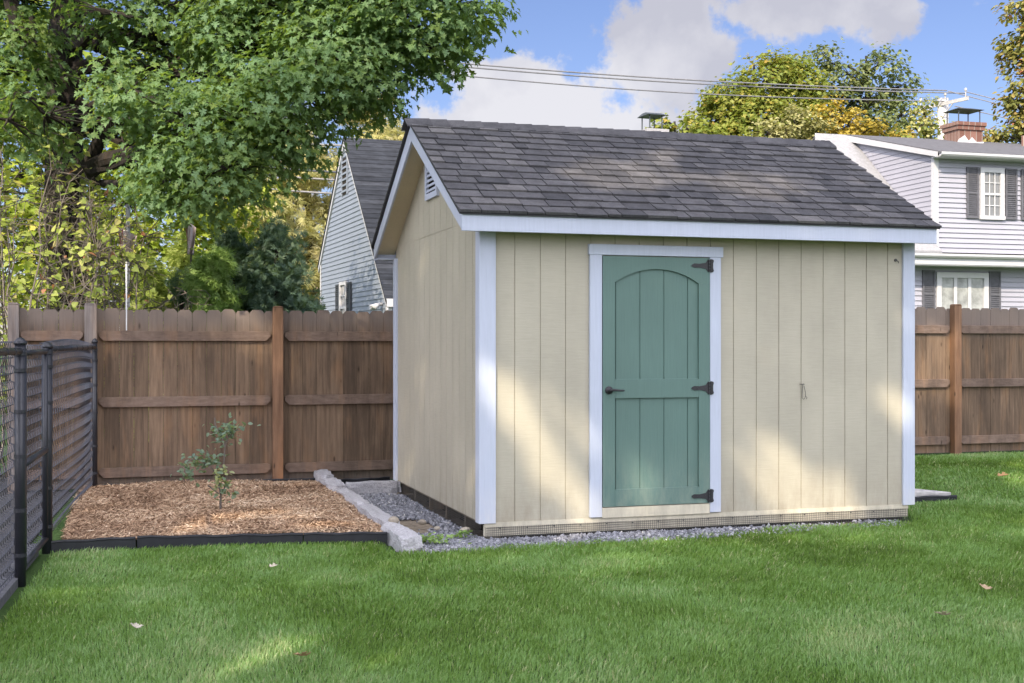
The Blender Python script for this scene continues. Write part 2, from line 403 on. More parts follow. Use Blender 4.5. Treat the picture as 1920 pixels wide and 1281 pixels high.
for name_, u0, sg in (('side_wall', 0., 1), ('side_wall', Wd, -1)):
    mb = MB(); prof = groove_profile(0, Dp, .05, GS)
    grooved(mb, prof, ZB, lambda t_: 2.415, lambda t_, d, z: (u0 + sg*d, t_, z))
    o = mb.build(name_, M['siding'], shed)
    pr = groove_profile(0, Dp, .05, GS); i_ = next(i for i, p in enumerate(pr) if p[0] > VA); pr.insert(i_, (VA, 0.))
    mb = MB(); grooved(mb, pr, 2.419, lambda t_: max(slope_top(t_), 2.42), lambda t_, d, z: (u0 + sg*(d-.004), t_, z))
    mb.box((u0-.003, 0, 2.412), (u0+.003, Dp, 2.422))
    mb.build('gable_panel', M['siding'], shed)
MB().box((0, Dp-.02, ZB), (Wd, Dp, ZE+.03)).build('rear_wall', M['siding'], shed)
# trims: corner boards
TW, TT = .105, .024
def trim(name, a, b): return MB().box(a, b).build(name, M['trim'], shed, bevel=.003)
trim('corner_trim', (-TT, -TT, ZB-.005), (TW, .001, ZE)); trim('corner_trim', (-TT-.001, .002, ZB-.005), (.001, .085, 2.40))
trim('corner_trim', (Wd-.088, -TT, ZB-.005), (Wd+TT, .001, ZE)); trim('corner_trim', (Wd-.001, .002, ZB-.005), (Wd+TT+.001, .085, 2.40))
trim('corner_trim', (-TT, Dp-.09, ZB-.005), (.001, Dp+TT, 2.30)); trim('corner_trim', (Wd-.001, Dp-.09, ZB-.005), (Wd+TT, Dp+TT, 2.30))
# fascia, rakes, soffits
sl_ = (ZA-2.425)/(VA+OFr+.015); ang = math.atan(sl_)
def roof_z(v): return ZA - abs(v-VA)*sl_
V0, V1 = -OFr-.015, Dp+OBk+.015
MB().box((-OL, -OFr, 2.285), (Wd+ORt, -OFr+.02, 2.412)).build('fascia', M['trim'], shed, bevel=.003)
MB().box((-OL, Dp+OBk-.02, 2.285), (Wd+ORt, Dp+OBk, 2.395)).build('fascia', M['trim'], shed, bevel=.003)
for u_, s_ in ((-OL, 1), (Wd+ORt, -1)):
    for va, vb in ((-OFr+.021, VA-.001), (Dp+OBk-.021, VA+.001)):
        e = .022
        poly = [(va, roof_z(va)-e), (vb, roof_z(vb)-e), (vb, roof_z(vb)-e-.150), (va, roof_z(va)-e-.125)]
        MB().prism(poly, u_, u_+s_*.02, 'x').build('rake_board', M['trim'], shed, bevel=.0025)
    ua, ub = (-OL+.021, .0) if s_ == 1 else (Wd, Wd+ORt-.021)
    for va, vb in ((-OFr+.021, VA), (VA, Dp+OBk-.021)):
        poly = [(va, roof_z(va)-.10), (vb, roof_z(vb)-.10), (vb, roof_z(vb)-.085), (va, roof_z(va)-.085)]
        MB().prism(poly, ua, ub, 'x').build('gable_soffit', M['soffit'], shed)
MB().box((.0, -OFr+.021, 2.30), (Wd, 0, 2.315)).build('eave_soffit', M['soffit'], shed)
MB().box((-OL+.021, Dp-.02, 2.29), (.0, Dp+OBk-.021, 2.30)).build('eave_soffit', M['trim'], shed)
# roof: deck with overlapping shingles
roof = MB().prism([(V0, roof_z(V0)-.02), (VA, ZA-.02), (V1, roof_z(V1)-.02), (V1, roof_z(V1)-.004), (VA, ZA-.004), (V0, roof_z(V0)-.004)], -OL-.022, Wd+ORt+.022, 'x').build('roof', M['roof_edge'], shed)
sh = MB(); rs = random.Random(3)
Lr = (VA-V0)/math.cos(ang); EXPO = .139
def rp(side, d, off):
    """point on a roof slope: d = distance up from the eave, off = height above the deck"""
    vv = V0 + d*math.cos(ang) if side == 0 else V1 - d*math.cos(ang)
    nv = -math.sin(ang) if side == 0 else math.sin(ang)
    z = (roof_z(V0) if side == 0 else roof_z(V1)) + d*math.sin(ang)
    return vv + nv*off, z + math.cos(ang)*off
for side, LL in ((0, Lr), (1, (V1-VA)/math.cos(ang))):
    nC = int(LL/EXPO)+1
    for c_ in range(nC):
        d0 = c_*EXPO - .012 + rs.uniform(-.003, .003); d1 = min(d0 + EXPO*1.25, LL-.005); u_ = -OL-.028
        tone0 = rs.uniform(-.05, .05)
        while u_ < Wd+ORt+.028:
            w_ = rs.choice((.11, .14, .17, .21, .25)); ue = min(u_+w_, Wd+ORt+.03)
            if Wd+ORt+.03-ue < .07: ue = Wd+ORt+.03
            th_ = rs.choice((.008, .009, .014, .015)); jig = rs.uniform(-.004, .004)
            a0 = rp(side, d0+jig, th_+.006); a1 = rp(side, d1, .001); b0 = rp(side, d0+jig, .000)
            g_ = .0045
            V = [(u_+g_, b0[0], b0[1]), (ue-g_, b0[0], b0[1]), (ue-g_, a0[0], a0[1]), (u_+g_, a0[0], a0[1]), (u_+g_, a1[0], a1[1]), (ue-g_, a1[0], a1[1])]
            sh.add(V, [(0, 1, 2, 3), (3, 2, 5, 4), (0, 3, 4), (1, 5, 2)], min(1, max(0, rs.gauss(.45, .18)+tone0 + (.07 if th_ > .012 else -.06))))
            u_ = ue
sh.build('shingles', M['shingle'], roof)
rc = MB(); u_ = -OL-.03
while u_ < Wd+ORt+.02:
    ue = min(u_+.19, Wd+ORt+.035); lift = .014
    for s_ in (-1, 1):
        p = [(u_-.03, VA, ZA+.022), (ue, VA, ZA+.032), (ue, VA+s_*.125, ZA+.026-.125*sl_), (u_-.03, VA+s_*.125, ZA+.014-.125*sl_)]
        q = [(x, y, z-.012) for x, y, z in p]
        rc.add(p+q, [(0, 1, 2, 3), (4, 7, 6, 5), (1, 5, 6, 2), (2, 6, 7, 3), (0, 3, 7, 4)], rs.uniform(.25, .6))
    u_ += .155
rc.build('ridge_cap', M['shingle'], roof)
# gable vents
for u_, s_ in ((0., -1), (Wd, 1)):
    vt = MB(); a, b_ = u_+s_*.004, u_+s_*.03
    va, vb, za, zb = 1.30, 1.74, 2.72, 3.06
    lo, hi = min(a, b_), max(a, b_)
    for q in (((lo, va, za), (hi, vb, za+.05)), ((lo, va, zb-.05), (hi, vb, zb)), ((lo, va, za+.05), (hi, va+.05, zb-.05)), ((lo, vb-.05, za+.05), (hi, vb, zb-.05))): vt.box(*q)
    o = vt.build('gable_vent', M['trim'], shed)
    lv = MB()
    for k in range(5):
        z = za+.062+k*.044
        lv.prism([(a+s_*.002, z+.028), (a+s_*.006, z+.032), (a+s_*.024, z+.006), (a+s_*.02, z)], va+.05, vb-.05, 'y')
    lv.build('louvre', M['trim'], o)
    MB().box((min(u_+s_*.003, u_+s_*.0045), va+.05, za+.05), (max(u_+s_*.003, u_+s_*.0045), vb-.05, zb-.05)).build('vent_backing', M['dark'], o)
# door frame and door
fr = MB().box((.857, -.028, .127), (.956, .002, 2.145)).box((1.870, -.028, .127), (1.966, .002, 2.145)).box((.848, -.032, 2.1455), (1.984, .002, 2.228))
fr.build('door_frame', M['trim'], shed, bevel=.003)
dl, dr, db, dt = .961, 1.866, .205, 2.138
door = MB(); grooved(door, groove_profile(dl, dr, GO, GS), db, lambda t_: dt, lambda t_, d, z: (t_, d-.012, z))
door.box((dl, -.0035, db), (dr, -.001, dt))
door = door.build('door', M['green'], shed)
dfm = MB(); a, b_ = -.031, -.0125
sL, sR = 1.060, 1.772
dfm.box((dl, a, db), (sL, b_, 1.935)).box((sR, a, db), (dr, b_, 1.935))
dfm.box((sL+.001, a+.001, db), (sR-.001, b_, .336)).box((sL+.001, a+.001, 1.04), (sR-.001, b_, 1.187))
arc = [(sL, 1.9355)]
for i in range(25):
    x = sL + (sR-sL)*i/24; k = (2*i/24-1); arc.append((x, 1.935 + .108*(1-k*k*.92-.08*k**4)))
arc += [(sR, 1.9355), (dr, 1.9355), (dr, dt), (dl, dt), (dl, 1.9355)]
dfm.prism(arc[1:-1] + [(dl, 1.9355)], a, b_, 'y')
dfm.build('door_rails', M['green'], door, bevel=.0025)
for hz in (2.077, 1.112, .260):
    h = MB(); y0, y1 = -.037, -.0315
    tri = [(1.845, hz-.042), (1.83, hz-.024), (1.775, hz-.015), (1.73, hz-.017), (1.712, hz-.008), (1.706, hz), (1.712, hz+.008), (1.73, hz+.017), (1.775, hz+.015), (1.83, hz+.024), (1.845, hz+.042)]
    h.prism(tri, y0, y1, 'y')
    h.prism([(1.872, hz-.054), (1.893, hz-.050), (1.899, hz-.038), (1.893, hz-.020), (1.893, hz+.020), (1.899, hz+.038), (1.893, hz+.050), (1.872, hz+.054)], y0, -.0285, 'y')
    for kz in (-.036, -.012, .012, .036): h.tube([(1.8585, -.040, hz+kz-.011), (1.8585, -.040, hz+kz+.011)], .0085, 8)
    h.box((1.846, y0, hz-.05), (1.858, y1, hz+.05))
    for sx, sz in ((1.883, .034), (1.883, -.034), (1.825, 0), (1.755, 0)): h.tube([(sx, y0-.003, hz+sz), (sx, y0, hz+sz)], .005, 6)
    h.build('strap_hinge', M['iron'], door)
hd = MB(); hz = 1.103
hd.tube([(1.010, -.032, hz), (1.010, -.044, hz)], [.032, .029], 16); hd.tube([(1.010, -.044, hz), (1.010, -.072, hz)], .011, 10)
hd.tube([(1.004, -.072, hz+.001), (1.03, -.074, hz+.003), (1.07, -.074, hz), (1.10, -.073, hz-.002), (1.122, -.070, hz-.002)], [.012, .010, .0085, .008, .007], 10)
hd.build('lever_handle', M['iron'], door, smooth=True)
MB().box((.957, -.026, .118), (1.869, -.0005, .198)).build('threshold', M['threshold'], shed, bevel=.003)
# skirt: ledger board, wire cloth, joists
led = MB().box((.02, -.008, .085), (Wd-.03, .03, .1195)).box((.02, -.001, .018), (Wd-.03, .03, .0835))
led.build('skirt_board', M['threshold'], shed)
def wire_cloth(f, a, b, z0, z1, pitch=.0165, w=.0016):
    mb = MB(); n = int((b-a)/pitch)
    for i in range(n+1):
        x = a + i*pitch + random.uniform(-.001, .001); mb.add([f(x-w, z0+random.uniform(-.006, .004), 0), f(x+w, z0, 0), f(x+w, z1, 0), f(x-w, z1, 0)], [(0, 1, 2, 3)])
    k = int((z1-z0)/pitch)
    for j in range(k+1):
        z = z0 + j*pitch; P = [a + (b-a)*q/40 for q in range(41)]
        for q in range(40):
            wz = .0025*math.sin(q*1.3+j); mb.add([f(P[q], z+wz-w, .001), f(P[q+1], z+.0025*math.sin((q+1)*1.3+j)-w, .001), f(P[q+1], z+.0025*math.sin((q+1)*1.3+j)+w, .001), f(P[q], z+wz+w, .001)], [(0, 1, 2, 3)])
    return mb
wire_cloth(lambda x, z, o: (x, -.012-o, z), .03, Wd-.04, -.02, .086).build('wire_cloth', M['wire'], shed)
wire_cloth(lambda x, z, o: (.022-o, x, z), .10, Dp-.02, -.02, .105).build('wire_cloth', M['wire'], shed)
for k in range(17):
    x = .14+k*.215; s_ = MB().box((x-.006, -.0165, .070), (x+.006, -.0135, .080)); s_.build('fixing_washer', M['wire'], shed)
for vv in (.045, .59, 1.20, 1.80, 2.40, 3.0):
    MB().box((.03, vv-.02, -.01), (.16, vv+.02, .117)).build('joist_end', M['joist'], shed)
MB().box((.17, .05, -.03), (Wd-.05, Dp-.03, .112)).build('floor_base', M['dark'], shed)
MB().box((.015, .0, .104), (.055, Dp, .119)).build('sill_board', M['joist'], shed)
# wire catch and bolt head on the right of the front wall
hk = MB(); hk.tube([(2.685, -.004, 1.135), (2.685, -.022, 1.133), (2.715, -.022, 1.133), (2.715, -.004, 1.135)], .003, 6)
hk.tube([(2.703, -.020, 1.13), (2.701, -.016, 1.08), (2.700, -.014, 1.02), (2.712, -.018, 1.01), (2.727, -.02, 1.03), (2.728, -.02, 1.06), (2.716, -.016, 1.12)], .0022, 6)
hk.tube([(2.728, -.02, 1.04), (2.738, -.026, 1.022), (2.735, -.02, 1.012)], .002, 6)
hk.build('wire_catch', M['wire'], shed)
bo = MB().tube([(3.585, -.001, 2.158), (3.585, -.010, 2.158)], [.014, .012], 12); bo.tube([(3.592, -.008, 2.156), (3.602, -.02, 2.145), (3.600, -.02, 2.132)], .004, 6)
bo.build('screw_eye', M['wire'], shed)

# ---------------------------------------------------------------- wooden fence behind the shed
fence = thing('wooden_fence', 'tall brown stained dog-eared wooden picket fence running behind the shed', 'fence', (OX, OY, 0), TH)
FV = 4.10
def fz(u): return .10*float(sstep(1.0, 6.5, u))
posts = [-3.60, -2.885, -1.042, 1.03, 3.10, 5.18, 7.263, 9.70, 12.1]
rf = random.Random(5)
for i in range(len(posts)-1):
    a, b_ = posts[i], posts[i+1]; pk = MB(); x = a + .0; z0 = fz((a+b_)/2)
    x = a-.02
    while x < b_ - .02:
        w = min(.143+rf.uniform(-.004, .003), b_+.02-x); top = 1.812 + z0 + rf.uniform(-.012, .010); bot = .012 + z0
        e = .028 + rf.uniform(-.004, .006); dy = rf.uniform(-.003, .003)
        poly = [(x+.0012, bot), (x+w-.0012, bot), (x+w-.0012, top-e), (x+w-.0012-e*.9, top), (x+.0012+e*.9, top), (x+.0012, top-e)]
        pk.prism(poly, FV+.062+dy, FV+.080+dy, 'y', min(1, max(0, rf.gauss(.5, .25)))); x += w
    pk.build('picket_panel', M['fence'], fence)
    for zc, hh in ((1.54, .050), (.874, .051), (.166, .050)):
        p, q = a+.075, b_-.072; zc += z0
        if i == 0: p = a+.06
        c_ = .045
        poly = [(p, zc-hh+c_), (p+c_, zc-hh), (q-c_, zc-hh), (q, zc-hh+c_), (q, zc+hh-c_*.4), (q-c_*.6, zc+hh), (p+c_*.6, zc+hh), (p, zc+hh-c_*.4)]
        MB().prism(poly, FV+.022, FV+.0585, 'y', rf.uniform(.3, .8)).build('rail', M['fence_rail'], fence, bevel=.003)
for i, p in enumerate(posts):
    h = 1.852 + fz(p) + (.012 if i < 2 else 0); w = .051 if i != 1 else .058
    pm = MB(); pm.box((p-w, FV-.045, -.05), (p+w, FV+.057, h-.02), rf.uniform(.3, .8))
    pm.prism([(p-w-.002, h-.0195), (p+w+.002, h-.0195), (p+w-.012, h), (p-w+.012, h)], FV-.047, FV+.059, 'y', .3)
    pm.build('post', M['grey_post'] if i in (0, 1) else M['fence_post'], fence, bevel=.004)

# ---------------------------------------------------------------- black chain-link fence on the left
chain = thing('chain_link_fence', 'black vinyl chain-link fence with round posts along the left edge of the yard', 'fence', Lw(-3.07, .35), TH)
CH0 = Vector((-3.07, .35))
def cl_(u, v, z): return (u-CH0.x, v-CH0.y, z)
def chain_mesh(p, q, z0, z1, bulge=0.):
    """woven diamond wire between plan points p and q"""
    p, q = Vector(p), Vector(q); L_ = (q-p).length; d = (q-p)/L_; nrm = Vector((-d.y, d.x))
    n = int(L_/.075); st = L_/n; rows = int((z1-z0)/.047); mb = MB()
    for i in range(n+1):
        P = []
        for j in range(rows+1):
            s_ = i*st + (st*.52 if (j % 2) else -st*.02); o = .0075*(1 if j % 2 else -1) * (1 if i % 2 else 1)
            s_ = min(max(s_, 0), L_); z = z0 + (z1-z0)*j/rows
            bl = bulge*math.sin(math.pi*s_/L_)*math.sin(math.pi*min(1, j/rows))
            q_ = .011*(1 if j % 2 else -1)
            for dz_, sg in ((-.005, -1), (.005, 1)):   # flattened spiral: each strand keeps to one side of the weave
                w = p + d*s_ + nrm*(q_*sg + bl); P.append(cl_(w.x, w.y, z + dz_ - .03*bulge*12*math.sin(math.pi*s_/L_)))
        mb.tube(P, .0029, 5)
    return mb
def post(mb, u, v, r, h, cap=True):
    mb.tube([cl_(u, v, -.05), cl_(u, v, h-.035)], r, 18)
    if cap: mb.tube([cl_(u, v, h-.045), cl_(u, v, h-.03), cl_(u, v, h-.018), cl_(u, v, h-.006), cl_(u, v, h)], [r+.005, r+.006, r*.92, r*.6, .004], 18)
    return mb
P0, P1, P2, P3 = (-3.30, -3.2), (-3.15, -.86), (-3.07, .35), (-2.845, 4.02)
for (u_, v_), r_, h_ in ((P1, .033, 1.50), (P2, .036, 1.475), (P3, .025, 1.515), (P0, .03, 1.5)):
    post(MB(), u_, v_, r_, h_).build('post', M['black_vinyl'], chain, smooth=True)
def railtube(p, q, z, r=.0205):
    return MB().tube([cl_(p[0], p[1], z), cl_(q[0], q[1], z)], r, 14)
railtube(P0, P1, 1.415).build('top_rail', M['black_vinyl'], chain, smooth=True)
railtube(P2, P3, 1.425).build('top_rail', M['black_vinyl'], chain, smooth=True)
chain_mesh((P0[0]-.03, P0[1]), (P1[0]-.045, P1[1]), .05, 1.47).build('mesh', M['black_mesh'], chain)
chain_mesh((P2[0]-.045, P2[1]), (P3[0]-.03, P3[1]), .06, 1.46, -.10).build('mesh', M['black_mesh'], chain)
for (p, q, z) in ((P0, P1, .09), (P2, P3, .07)):
    MB().tube([cl_(p[0]-.03, p[1], z), cl_(q[0]-.03, q[1], z)], .004, 6).build('tension_wire', M['black_mesh'], chain)
gate = railtube((P1[0]+.01, P1[1]+.06), (P2[0]-.005, P2[1]-.06), 1.405, .019)
gate.tube([cl_(P1[0]+.01, P1[1]+.06, .72), cl_(P2[0]-.005, P2[1]-.06, .72)], .021, 14)
gate.tube([cl_(P1[0]+.01, P1[1]+.06, .10), cl_(P2[0]-.005, P2[1]-.06, .10)], .019, 14)
for a in ((P1[0]+.012, P1[1]+.075), (P2[0]-.007, P2[1]-.075)): gate.tube([cl_(a[0], a[1], .09), cl_(a[0], a[1], 1.43)], .019, 14)
gate = gate.build('gate', M['black_vinyl'], chain, smooth=True)
chain_mesh((P1[0]-.03, P1[1]+.08), (P2[0]-.035, P2[1]-.08), .08, 1.45).build('gate_mesh', M['black_mesh'], gate)
for (u_, v_), r_ in ((P1, .033), (P2, .036), (P3, .025)):
    for z in (.18, .45, .78, 1.05, 1.30, 1.40):
        bands = MB(); bands.tube([cl_(u_, v_, z-.011), cl_(u_, v_, z+.011)], r_+.004, 16)
        bands.build('tension_band', M['black_vinyl'], chain)
for (p, q, z) in ((P0, P1, 1.415), (P2, P3, 1.425)):
    for k in range(1, 8):
        s_ = k/8; u_, v_ = p[0]+(q[0]-p[0])*s_, p[1]+(q[1]-p[1])*s_
        ties = MB(); ties.tube([cl_(u_-.003, v_-.007, z), cl_(u_+.003, v_+.007, z)], .0245, 10)
        ties.build('wire_tie', M['black_vinyl'], chain)
kb = MB().box((-.07, -3.2, -.06), (.055, -.82, .045)).box((-.05, -.80, -.06), (.02, .30, .07))
tag(kb.build('kerb', M['concrete'], None, Lw(-3.16, 0), TH+R(-3.6)), 'dark grey kerb board lying under the chain-link fence and its gate', 'kerb')

# ---------------------------------------------------------------- mulch bed, edging, stones, gravel
def mulch_h(u, v):
    r = np.hypot(u+1.80, v-1.55)
    return .035 + .035*np.exp(-(r/.55)**2) + .03*np.exp(-((u+1.2)**2+(v-.7)**2)/.3) + .02*np.sin(u*2.3)*np.sin(v*1.9) + .015*vnoise(u, v, 5., 8)
def lot_sheet(name, u0, u1, v0, v1, n, zf, m, kind='structure'):
    us, vs = np.linspace(u0, u1, n), np.linspace(v0, v1, n); U, Vv = np.meshgrid(us, vs)
    V = np.stack([U, Vv, zf(U, Vv)], -1).reshape(-1, 3); i = (np.arange(n-1)[:, None]*n + np.arange(n-1)[None]).ravel()
    o = np_mesh(name, V, np.stack([i, i+1, i+n+1, i+n], 1), np.zeros(len(V)), m, smooth=True, **LOT)
    return tag(o, kind=kind)
lot_sheet('mulch_bed', -2.98, -.66, .42, 4.10, 60, mulch_h, M['mulch_base'])
def chips(name, n, fpos, lw, m, vals):
    """flat splinters lying on a surface"""
    p, nrm = fpos(n); a = RNG.random(n)*2*math.pi
    tilt = RNG.normal(0, .35, (n, 3)); nn = unit(nrm + tilt); d = np.stack([np.cos(a), np.sin(a), 0*a], 1)
    d = unit(d - nn*(d*nn).sum(1, keepdims=True)); s_ = np.cross(nn, d)
    L_ = (lw[0] + lw[1]*RNG.random(n)**2)[:, None]; w = (lw[2] + lw[3]*RNG.random(n))[:, None]; th = .25*w
    bow = (RNG.random(n)[:, None]-.3)*L_*.12
    c = p + nn*(.004 + .016*RNG.random(n)[:, None])
    V = np.stack([c-d*L_-s_*w*.5, c-d*L_+s_*w*.7, c+s_*w+nn*(th+bow), c+d*L_+s_*w*.3, c+d*L_-s_*w*.6, c-s_*w+nn*(th+bow)], 1)
    k = np.arange(n)*6
    F = np.concatenate([np.stack([k, k+1, k+2, k+5], 1)[:, ::-1], np.stack([k+5, k+2, k+3, k+4], 1)[:, ::-1]])
    return V.reshape(-1, 3), F, np.repeat(vals(n), 6)
MF = lambda u: np.interp(u, [-3.04, -2.47, -2.46, -1.30, -.70], [.335, .385, .40, .20, .085])
def mpos(n):
    u = -2.99 + 2.34*RNG.random(n); f0 = MF(u) + .035; v = f0 + (4.07-f0)*RNG.random(n)
    h = mulch_h(u, v); e = .02
    nr = unit(np.stack([-(mulch_h(u+e, v)-h)/e, -(mulch_h(u, v+e)-h)/e, 1+0*u], 1))
    return np.stack([u, v, h], 1), nr
MP = {}
def mpos2(n):
    p, nr = mpos(n); MP['p'] = p; return p, nr
mval = lambda n: np.clip(RNG.normal(.50, .22, n) + .55*(vnoise(MP['p'][:, 0], MP['p'][:, 1], 2.2, 31)-.5) + .35*(vnoise(MP['p'][:, 0], MP['p'][:, 1], 7., 32)-.5), 0, 1)
V, F, a = chips('mulch', 60000, mpos2, (.005, .034, .0016, .0042), None, mval)
tag(np_mesh('mulch', V, F, a, M['mulch'], **LOT), 'reddish brown shredded bark mulch filling the bed by the wooden fence', 'mulch', kind='stuff')
# black edging strips in front of the bed
def edging(pts, h, label, name='edging_strip', wob=0.004):
    mb = MB(); n = len(pts); V = []
    for i, (u, v) in enumerate(pts):
        z = h + wob*math.sin(i*1.7)
        V += [(u, v-.006, -.05), (u, v-.008, z-.012), (u, v-.014, z-.006), (u, v-.012, z+.004), (u, v+.004, z+.006), (u, v+.012, z), (u, v+.010, -.05)]
    F = [(i*7+j, (i+1)*7+j, (i+1)*7+j+1, i*7+j+1) for i in range(n-1) for j in range(6)]
    F += [tuple(range(6, -1, -1)), tuple((n-1)*7+j for j in range(7))]
    mb.add(V, F); return tag(mb.build(name, M['edging'], None, (OX, OY, 0), TH, smooth=False), label, 'edging')
def ln(a, b, n, wob=0.): return [(a[0]+(b[0]-a[0])*i/(n-1), a[1]+(b[1]-a[1])*i/(n-1) + wob*math.sin(i*.9)) for i in range(n)]
edging(ln((-3.04, .335), (-2.475, .385), 8, .006), .072, 'short black plastic edging strip at the foot of the chain-link corner post')
edging(ln((-2.465, .40), (-1.305, .20), 14, .008), .070, 'long black plastic edging strip in the middle of the mulch bed front')
edging(ln((-1.297, .195), (-.70, .085), 8, .005), .070, 'black plastic edging strip ending against the granite kerb stones')
edging(ln((-2.80, 4.06), (-.62, 4.06), 16, .004), .055, 'low black edging along the fence bottom behind the mulch')
edging(ln((-.50, 3.42), (.02, 3.50), 10, .02), .10, 'curved black edging behind the stone slab near the back shed corner')
edging(ln((3.70, .90), (4.86, .90), 12, .004), .045, 'black edging strip in the grass right of the shed')
def stone(name, poly_c, size, label, cat, group=None, m='granite', seed=1, rz=0., loc=None, rough=.10, tone=.5, sub=4):
    """split stone: a block with chipped, uneven faces"""
    import bmesh
    bm = bmesh.new()
    if m == 'rock': bmesh.ops.create_icosphere(bm, subdivisions=2, radius=.5)
    else:
        bmesh.ops.create_cube(bm, size=1.); bmesh.ops.subdivide_edges(bm, edges=bm.edges[:], cuts=sub, use_grid_fill=True)
    rr = np.random.default_rng(seed); off = rr.random(3)*40
    from mathutils import noise as mn
    for v_ in bm.verts:
        c = v_.co.copy(); s_ = Vector(size)
        q = 1-.10*max(0, abs(c.x)+abs(c.y)+abs(c.z)-.95)
        c = Vector((c.x*s_.x, c.y*s_.y, c.z*s_.z))*q
        nz = mn.noise_vector(c*9 + Vector(off)); n2 = mn.noise_vector(c*24 + Vector(off))
        v_.co = c + (nz*.65 + n2*.35)*rough*min(size)
    me = bpy.data.meshes.new(name); bm.to_mesh(me); bm.free()
    a = me.attributes.new('v', 'FLOAT', 'POINT'); a.data.foreach_set('value', np.full(len(me.vertices), tone, 'f'))
    
    o = link(name, me, M[m], None, loc, TH+rz); return tag(o, label, cat, group)
KG = 'granite kerb stones between mulch and gravel'
for (v0, v1, u, h, lab, sd) in ((3.55, 4.12, -.60, .17, 'pale granite kerb stone nearest the wooden fence', 1), (2.72, 3.53, -.61, .15, 'pale granite kerb stone second from the wooden fence', 2),
        (1.55, 2.70, -.605, .14, 'longest pale granite kerb stone, in the middle of the row', 3), (.42, 1.53, -.60, .13, 'pale granite kerb stone just behind the front block', 4),
        (-.36, .36, -.62, .13, 'thick granite kerb block at the lawn end of the row', 5)):
    stone('kerb_stone', None, (.122+.012*(sd % 3), v1-v0, h), lab, 'kerb stone', KG, seed=sd, loc=Lw(u, (v0+v1)/2, h*.5-.035), rz=.04*(sd-3)*.4, tone=.35+.12*(sd % 4), sub=7, rough=.22)
stone('stone_slab', None, (.50, .17, .13), 'grey stone slab lying across the back of the gravel', 'stone', seed=9, loc=Lw(-.275, 2.98, .055), rz=.05, tone=.25, sub=6, rough=.14)
stone('stone', None, (.11, .10, .12), 'small upright grey stone beside the slab and shed corner', 'stone', seed=12, loc=Lw(.015-.06, 2.98, .06), tone=.2, rough=.3)
stone('stone', None, (.08, .08, .06), 'tan stone wedged between two kerb stones', 'stone', m='rock', seed=13, loc=Lw(-.585, .40, .105), tone=.6, rough=.3)
stone('stone', None, (.07, .05, .055), 'tan pointed rock in the middle of the gravel', 'rock', m='rock', seed=14, loc=Lw(-.30, .66, .05), tone=.4, rough=.35)
stone('stone', None, (.085, .055, .04), 'pale yellow rock beside the shed skirt corner', 'rock', m='rock', seed=15, loc=Lw(-.075, .20, .045), tone=1., rough=.3)
stone('stone', None, (.05, .04, .035), 'small whitish rock near the middle of the gravel', 'rock', m='rock', seed=16, loc=Lw(-.24, .42, .035), tone=.9, rough=.3)
def grav_h(u, v): return -.020 + .016*vnoise(u, v, 3., 9) + .012*sstep(1.6, 3., v) - .02*sstep(-.22, -.02, u)*sstep(.0, .3, v)
lot_sheet('gravel_bed', -.56, 3.78, -.46, 3.4, 70, lambda u, v: np.where((u > .1) & (v > .05), -.05, grav_h(u, v)-.006 - .03*sstep(-.30, -.46, v) - .05*sstep(3.2, 3.7, u)), M['dirt'])
def gravel(n):
    m1 = int(n*.62); u = np.concatenate([-.54 + .56*RNG.random(m1), -.54 + 4.1*RNG.random(n - m1)])
    v = np.concatenate([-.40 + 3.3*RNG.random(m1), -.46 + .44*RNG.random(n - m1)])
    bare = 1.3*np.exp(-(((u+.33)/.20)**2 + ((v-.82)/.50)**2)**2); thin = sstep(.6, 3.0, u)*.80 + .5*sstep(-.30, -.46, v)
    k = (RNG.random(n) > bare*(.75 + .5*vnoise(u, v, 9., 21))) & (RNG.random(n) > thin); u, v = u[k], v[k]; n = len(u)
    r = .008 + .013*RNG.random(n)**1.5
    base = np.array([[1, 0, 0], [-1, 0, 0], [0, 1, 0], [0, -1, 0], [0, 0, 1], [0, 0, -1]], float)
    tri = np.array([[0, 2, 4], [2, 1, 4], [1, 3, 4], [3, 0, 4], [2, 0, 5], [1, 2, 5], [3, 1, 5], [0, 3, 5]])
    A = RNG.normal(size=(n, 3)); A = unit(A); B = unit(np.cross(A, RNG.normal(size=(n, 3)))); C_ = np.cross(A, B)
    rad = r[:, None]*(.55 + .7*RNG.random((n, 6)))
    P = base[None]*rad[..., None]
    P = P[..., 0:1]*A[:, None]*1.25 + P[..., 1:2]*B[:, None] + P[..., 2:3]*C_[:, None]*.8
    z = grav_h(u, v) + r*.4 + .006*RNG.random(n)
    V = P + np.stack([u, v, z], 1)[:, None]
    F = (tri[None] + (np.arange(n)*6)[:, None, None]).reshape(-1, 3)
    val = np.clip(RNG.normal(.45, .22, n), 0, 1)
    o = np_mesh('gravel', V.reshape(-1, 3), F, np.repeat(val, 6), M['gravel'], **LOT)
    tag(o, 'blue grey crushed stone gravel around the foot of the shed', 'gravel', kind='stuff')
gravel(21000)
pl = MB().add([(3.62, .97, .03), (3.62, 1.50, .03), (4.25, 1.28, .02), (4.85, .97, .0), (3.62, .97, .115), (3.62, 1.50, .15), (4.25, 1.28, .125), (4.85, .955, .07)], [(0, 1, 2, 3), (4, 7, 6, 5), (0, 3, 7, 4), (0, 4, 5, 1), (1, 5, 6, 2), (2, 6, 7, 3)])
tag(pl.build('board', M['pale_board'], None, (OX, OY, 0), TH, bevel=.006), 'pale weathered tapering board on the grass right of the shed', 'board')

